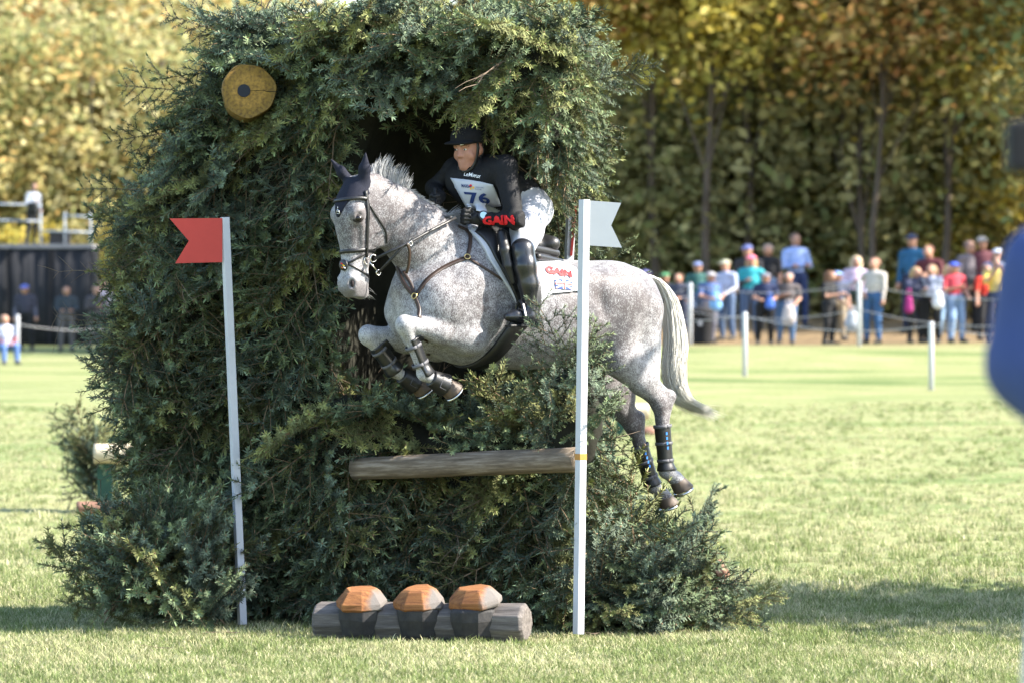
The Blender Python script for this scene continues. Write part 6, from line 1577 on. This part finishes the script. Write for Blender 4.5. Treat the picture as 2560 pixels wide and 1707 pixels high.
person(2180, 645, 70, 'akimbo', -20, (.46, .42, .38), (.04, .10, .22), (.46, .42, .38), ('hair', (.30, .16, .11)), 'man in a tan jacket with a hand on his hip, in blue jeans')
person(2281, 585, 82, 'down', -40, (.02, .10, .20), NAVY, (.02, .10, .20), ('cap', (.03, .04, .08)), 'man in a teal-blue jacket standing high at the wood\'s edge')
person(2332, 613, 80, 'forward', -10, (.09, .02, .025), BLK, (.09, .02, .025), ('hair', (.13, .06, .04)), 'spectator in a dark maroon jacket behind the front row')
person(2289, 668, 70, 'phone', 10, (.03, .035, .07), BLK, (.04, .045, .09), ('long', BLOND), 'blonde woman in a navy vest raising a phone')
person(2330, 662, 70, 'hold', -10, (.42, .44, .54), BLK, (.42, .44, .54), ('long', (.30, .20, .12)), 'woman in a pale grey sweater and black trousers')
person(2363, 662, 72, 'hold', 5, (.58, .57, .60), (.28, .42, .58), (.55, .45, .45), ('long', (.50, .36, .16)), 'blonde woman in a white T-shirt and pale jeans')
person(2392, 655, 70, 'hold', 15, (.40, .04, .06), (.16, .24, .40), None, ('cap', (.05, .09, .42)), 'spectator in a red polo shirt and blue cap')
person(2422, 602, 82, 'down', 20, (.14, .12, .13), BLK, (.16, .14, .13), ('hair', (.18, .12, .10)), 'person in a grey-brown jacket standing in the back right')
person(2462, 592, 82, 'down', -10, (.10, .03, .04), BLK, (.10, .03, .04), ('cap', (.30, .28, .26)), 'person in dark maroon with a pale cap, high at the back right')
person(2463, 662, 73, 'down', 15, (.50, .035, .02), BLK, None, ('hair', (.14, .08, .05)), 'woman in a bright red top half behind the yellow top')
person(2494, 642, 70, 'phone', 5, (.62, .46, .10), (.03, .03, .05), None, ('hair', (.10, .07, .05)), 'woman in a yellow patterned top raising both hands to a camera')
person(2486, 622, 77, 'down', 0, (.22, .28, .40), NAVY, (.22, .28, .40), ('cap', (.42, .46, .54)), 'person in a pale cap behind the woman in yellow')
# left group
person(66, 712, 92, 'down', 5, (.04, .04, .06), BLK, (.10, .10, .14), ('cap', (.10, .14, .45)), 'person in a bright blue cap in front of the dark screen', 'people by the platform', scale=.95)
person(166, 716, 92, 'forward', 0, (.035, .045, .055), (.11, .10, .10), (.04, .05, .06), ('hair', BRN), 'person in a dark jacket with a pale sweater round the waist', 'people by the platform', scale=.95)
person(236, 715, 92, 'hold', 15, (.06, .055, .06), (.10, .09, .08), (.07, .06, .06), ('hair', (.30, .18, .12)), 'person in grey at the brush fence\'s left edge', 'people by the platform', scale=.95)
person(262, 700, 93, 'hold', -15, (.50, .40, .42), (.12, .09, .08), (.50, .40, .42), ('hair', (.12, .08, .06)), 'person in a pale pink top partly hidden by the brush', 'people by the platform', scale=.95)
person(14, 788, 80, 'sit', 20, (.46, .47, .56), (.10, .18, .40), (.22, .06, .07), ('hair', (.3, .2, .15)), 'spectator in a pale top with red sleeves sitting at the left edge', 'people by the platform', scale=.85)

# small belongings
def bag(name, label, px, py, Y, size, col):
    p = at(px, py, Y); g = Field((-.3, -.25, -.35), (.3, .25, .4), .02); g.cone((0, 0, -size[2] * .3), (0, 0, size[2] * .25), size[0] / 2, size[0] / 2.6, .04, side=(0, 1, 0), asp=.55)
    o = field_mesh(name, g, pmat(col)); o.location = p; tag(o, label, 'bag'); s = MB(); s.tube([(-size[0] * .25, 0, size[2] * .4), (-size[0] * .12, 0, size[2] * .4 + .16), (size[0] * .12, 0, size[2] * .4 + .16), (size[0] * .25, 0, size[2] * .4)], .012, 5); s.build('strap', pmat(col), o, True)
bag('bag', 'light blue bag hanging beside the spectator in the blue shirt', 1789, 752, 72.7, (.26, .1, .3), (.20, .42, .70)); bag('bag', 'beige bag carried by the man in the taupe polo', 1972, 785, 70.5, (.28, .1, .3), (.50, .44, .42))
bag('bag', 'white bag at the hip of the woman in pale grey', 2345, 748, 69.6, (.24, .1, .26), (.62, .62, .66)); bag('bag', 'magenta bag beside the woman raising a phone', 2272, 760, 69.6, (.18, .1, .34), (.28, .02, .14)); bag('bag', 'white and green bag on the ground by the white post', 2130, 800, 70.5, (.3, .1, .26), (.46, .50, .56)); bag('bag', 'bright blue cap-like pouch held by the spectator in navy', 1925, 758, 70.3, (.20, .1, .12), (.06, .14, .50))
x = X_(1752, 71.5); bn = empty('bin', (x, 71.5, gz(x, 71.5))); tag(bn, 'black bin standing at the rope left of the crowd', 'bin')
V_, F_ = facets([(0, .19, .19), (.05, .21, .21), (.60, .235, .235), (.62, .25, .25), (.68, .25, .25)], 14, 50, .0); MB().add(V_, F_).build('drum', pmat((.014, .014, .016)), bn, True); MB().tube([(0, 0, .68), (0, 0, .72)], [.24, .18], 14).build('lid', pmat((.02, .02, .022)), bn); disc((-.02, -.232, .40), (0, -1, 0), .045, .01, pmat((.4, .4, .42)), 'sticker', bn)

# camera platform on the left
PX0, PX1, PY_ = X_(-90, 97), X_(232, 97), 97.0; zb = gz(X_(70, 97), 97); H_ = CAM_H + (HORIZON - 622) / FPX * (CAM_D + 97) - zb
plat = empty('camera_platform', ((PX0 + PX1) / 2, PY_, zb)); tag(plat, 'raised camera platform wrapped in dark cloth at the left', 'platform'); w = PX1 - PX0
M_screen = material('dark_screen', (.022, .023, .028), .9, .35, 3, bump=.2, bscale=6); M_rail_b = material('pale_metal', (.34, .38, .44), .5)
for i in range(3):
    m = MB(); k = w / 3; n = 8; V_ = [( -w / 2 + i * k + .01 + (k - .02) * j / n, .03 * math.sin(j * 2.2 + i), z_) for z_ in (0, H_ * .5, H_) for j in range(n + 1)]
    m.add(V_, [(r * (n + 1) + j, r * (n + 1) + j + 1, (r + 1) * (n + 1) + j + 1, (r + 1) * (n + 1) + j) for r in range(2) for j in range(n)]); o = m.build('screen_panel', M_screen, plat, True); md = o.modifiers.new('s', 'SOLIDIFY'); md.thickness = .02
    MB().box((-w / 2 + i * k, -.04, H_ / 2), (.05, .05, H_)).build('upright', M_screen, plat)
MB().box((w / 2, .8, H_ / 2), (.04, 1.6, H_)).build('side_screen', M_screen, plat)
MB().box((0, .8, H_ + .06), (w, 1.7, .10)).build('deck', material('deck_board', (.22, .22, .24), .8, .3, 5), plat)
for x0, x1, zz in ((-w / 2, -w / 2 + 1.9, .62), (-w / 2 + 1.9, w / 2, .34), (-w / 2 + 2.5, w / 2, .72), (-w / 2, -w / 2 + 1.9, 1.02)): MB().tube([(x0, .0, H_ + zz + .1), (x1, .0, H_ + zz + .06)], .022, 6).build('rail', M_rail_b, plat, True)
for x0 in (-w / 2 + .05, -w / 2 + 1.9, -w / 2 + 2.5, w / 2 - .05): MB().tube([(x0, .0, H_), (x0, 0, H_ + .9)], .022, 6).build('rail_post', M_rail_b, plat, True)
MB().box((.75, .3, H_ + .26), (.5, .4, .32)).build('equipment_case', BLKM := pmat((.03, .03, .035)), plat)
cmn = person(76, 476, 97.6, 'hold', 20, (.42, .45, .50), BLK, (.42, .45, .50), ('hair', (.03, .03, .03)), 'camera operator in a pale jacket standing on the dark platform', 'people by the platform', z=zb + H_ + .11, scale=.88)
tc_ = empty('video_camera', at(82, 520, 97.1)); tag(tc_, 'dark video camera on a stand in front of the operator', 'camera'); MB().box((0, 0, 0), (.24, .3, .26)).build('camera_body', pmat((.03, .032, .035)), tc_, bevel=.02); MB().tube([(0, -.15, 0), (0, -.34, 0)], .09, 12).build('lens', pmat((.012, .014, .014)), tc_); 
for a in (0, 2.1, 4.2): MB().tube([(0, 0, -.1), (.3 * math.cos(a), .3 * math.sin(a), at(82, 520, 97.1).z * -1 + zb + H_ + .11)], .018, 6).build('tripod_leg', pmat((.03, .032, .035)), tc_)

# other jumps further back
jx = X_(285, 15); j1 = empty('wooden_jump', (jx, 15, gz(jx, 15))); tag(j1, 'pale log jump on dark green legs behind the fence\'s left foot', 'jump')
M_pale = wood_log_material('pale_log', (.32, .26, .17), (.48, .40, .28), (.58, .52, .40)); M_green = material('dark_green_paint', (.02, .07, .045), .6, .3, 10)
for i, (y_, z_) in enumerate(((0, .52), (.16, .50))): 
    Vv, Ff = log_mesh((0, 0, 0), (.75, 0, 0), .085, .08, 60 + i); o = MB().add(Vv, Ff).build('log', M_pale, j1, True); o.location = (-.17, y_, z_)
for x_ in (-.08, .22, .5): MB().box((x_, .06, .21), (.13, .10, .46)).build('leg', M_green, j1)
Vv, Ff = log_mesh((0, 0, 0), (.9, 0, 0), .06, .05, 63); o = MB().add(Vv, Ff).build('ground_log', M_redwood, j1, True); o.location = (-.3, -.2, .06)
sb = heap('spruce_bush', 'small spruce sapling standing left of the pale log jump', (X_(225, 15.3), 15.3, gz(X_(225, 15.3), 15.3)), 26, (.10, .10, .5), 9, (0, 0, .9), (.6, 1.5))
jx = X_(1572, 33); j2 = empty('wooden_jump', (jx, 33, gz(jx, 33))); tag(j2, 'small wooden jump with a green post beyond the horse\'s hind legs', 'jump')
MB().box((-.10, 0, .30), (.11, .10, .62)).build('green_post', M_green, j2); MB().box((.02, -.03, .30), (.09, .10, .62)).build('pale_post', M_pale, j2); Vv, Ff = log_mesh((0, 0, 0), (.8, 0, 0), .10, .10, 65); o = MB().add(Vv, Ff).build('log', M_pale, j2, True); o.location = (-.55, .1, .28)
V_, F_ = facets([(0, .16, .13), (.06, .13, .11), (.10, .05, .05)], 9, 66, .1); o = MB().add(V_, F_).build('soil_heap', M_redwood, j2, True); o.location = (.24, -.1, 0)

# photographer close to the camera at the right edge, out of focus
fx, fy = 1.28, -18.6
g = Field((-.45, -.45, -.02), (.5, .45, 2.15), .02)
for sg in (-1, 1): g.cone((.09 * sg, 0, .92), (.1 * sg, 0, .5), .095, .07, .03, lab=3); g.cone((.1 * sg, 0, .5), (.11 * sg, 0, .1), .066, .05, .03, lab=3); g.cone((.11 * sg, .04, .05), (.12 * sg, -.12, .04), .05, .045, .02, lab=4)
g.ell((0, 0, .98), (.17, .13, .14), k=.04, lab=3); g.cone((0, 0, 1.05), (0, 0, 1.36), .16, .17, .05, side=(0, 1, 0), asp=.8, lab=2); g.cone((-.15, 0, 1.42), (.15, 0, 1.42), .085, .085, .05, lab=2)
g.cone((0, 0, 1.45), (0, 0, 1.58), .06, .055, .02, lab=1); g.ell((0, .02, 1.68), (.08, .10, .12), k=.02, lab=1)
for sg in (-1, 1):
    e = np.array((-.30 if sg < 0 else .34, .06, 1.57)); h = np.array((-.20 if sg < 0 else .1, .20, 1.88)); g.cone((.18 * sg, 0, 1.43), e, .085, .085, .03, lab=2); g.cone(e, e + np.array((.02, 0, .18)), .09, .085, .03, lab=2); g.cone(e, h, .07, .04, .02, lab=2); g.ell(h + np.array((0, .01, .05)), (.045, .045, .05), k=.02, lab=1)
Vp, Fp = g.surface(2); ph = obj('person', mesh_np('person', Vp, Fp, True, (pmat(SKIN, 'skin'), pmat((.035, .06, .18)), pmat((.04, .04, .05)), pmat((.05, .05, .05))), np.clip(g.face_labels() - 1, 0, 3))); ph.location = (fx, fy, .0); tag(ph, 'blurred photographer in a bright blue jacket at the right edge', 'person'); 
hv, hf_ = hat_mesh('hair', .06); obj('hair', mesh_np('hair', hv, hf_, True, (pmat(BRN),)), None, ph)
cz = empty('camera', (fx - .26, fy + .22, 1.985)); tag(cz, 'black camera raised by the blurred photographer at the right edge', 'camera'); MB().box((0, 0, 0), (.15, .09, .10)).build('camera_body', pmat((.012, .012, .014)), cz, bevel=.01); MB().tube([(0, .04, 0), (0, .22, 0)], .042, 12).build('lens', pmat((.012, .012, .014)), cz)
st_ = MB().tube([(-.02, 0, 0), (.03, 0, 1.0), (.05, 0, 1.22)], [.045, .043, .04], 10).build('stake', M_white, None, True); st_.location = (.955, fy - .1, 0); tag(st_, 'blurred white stake at the lower right edge close to the viewer', 'stake')
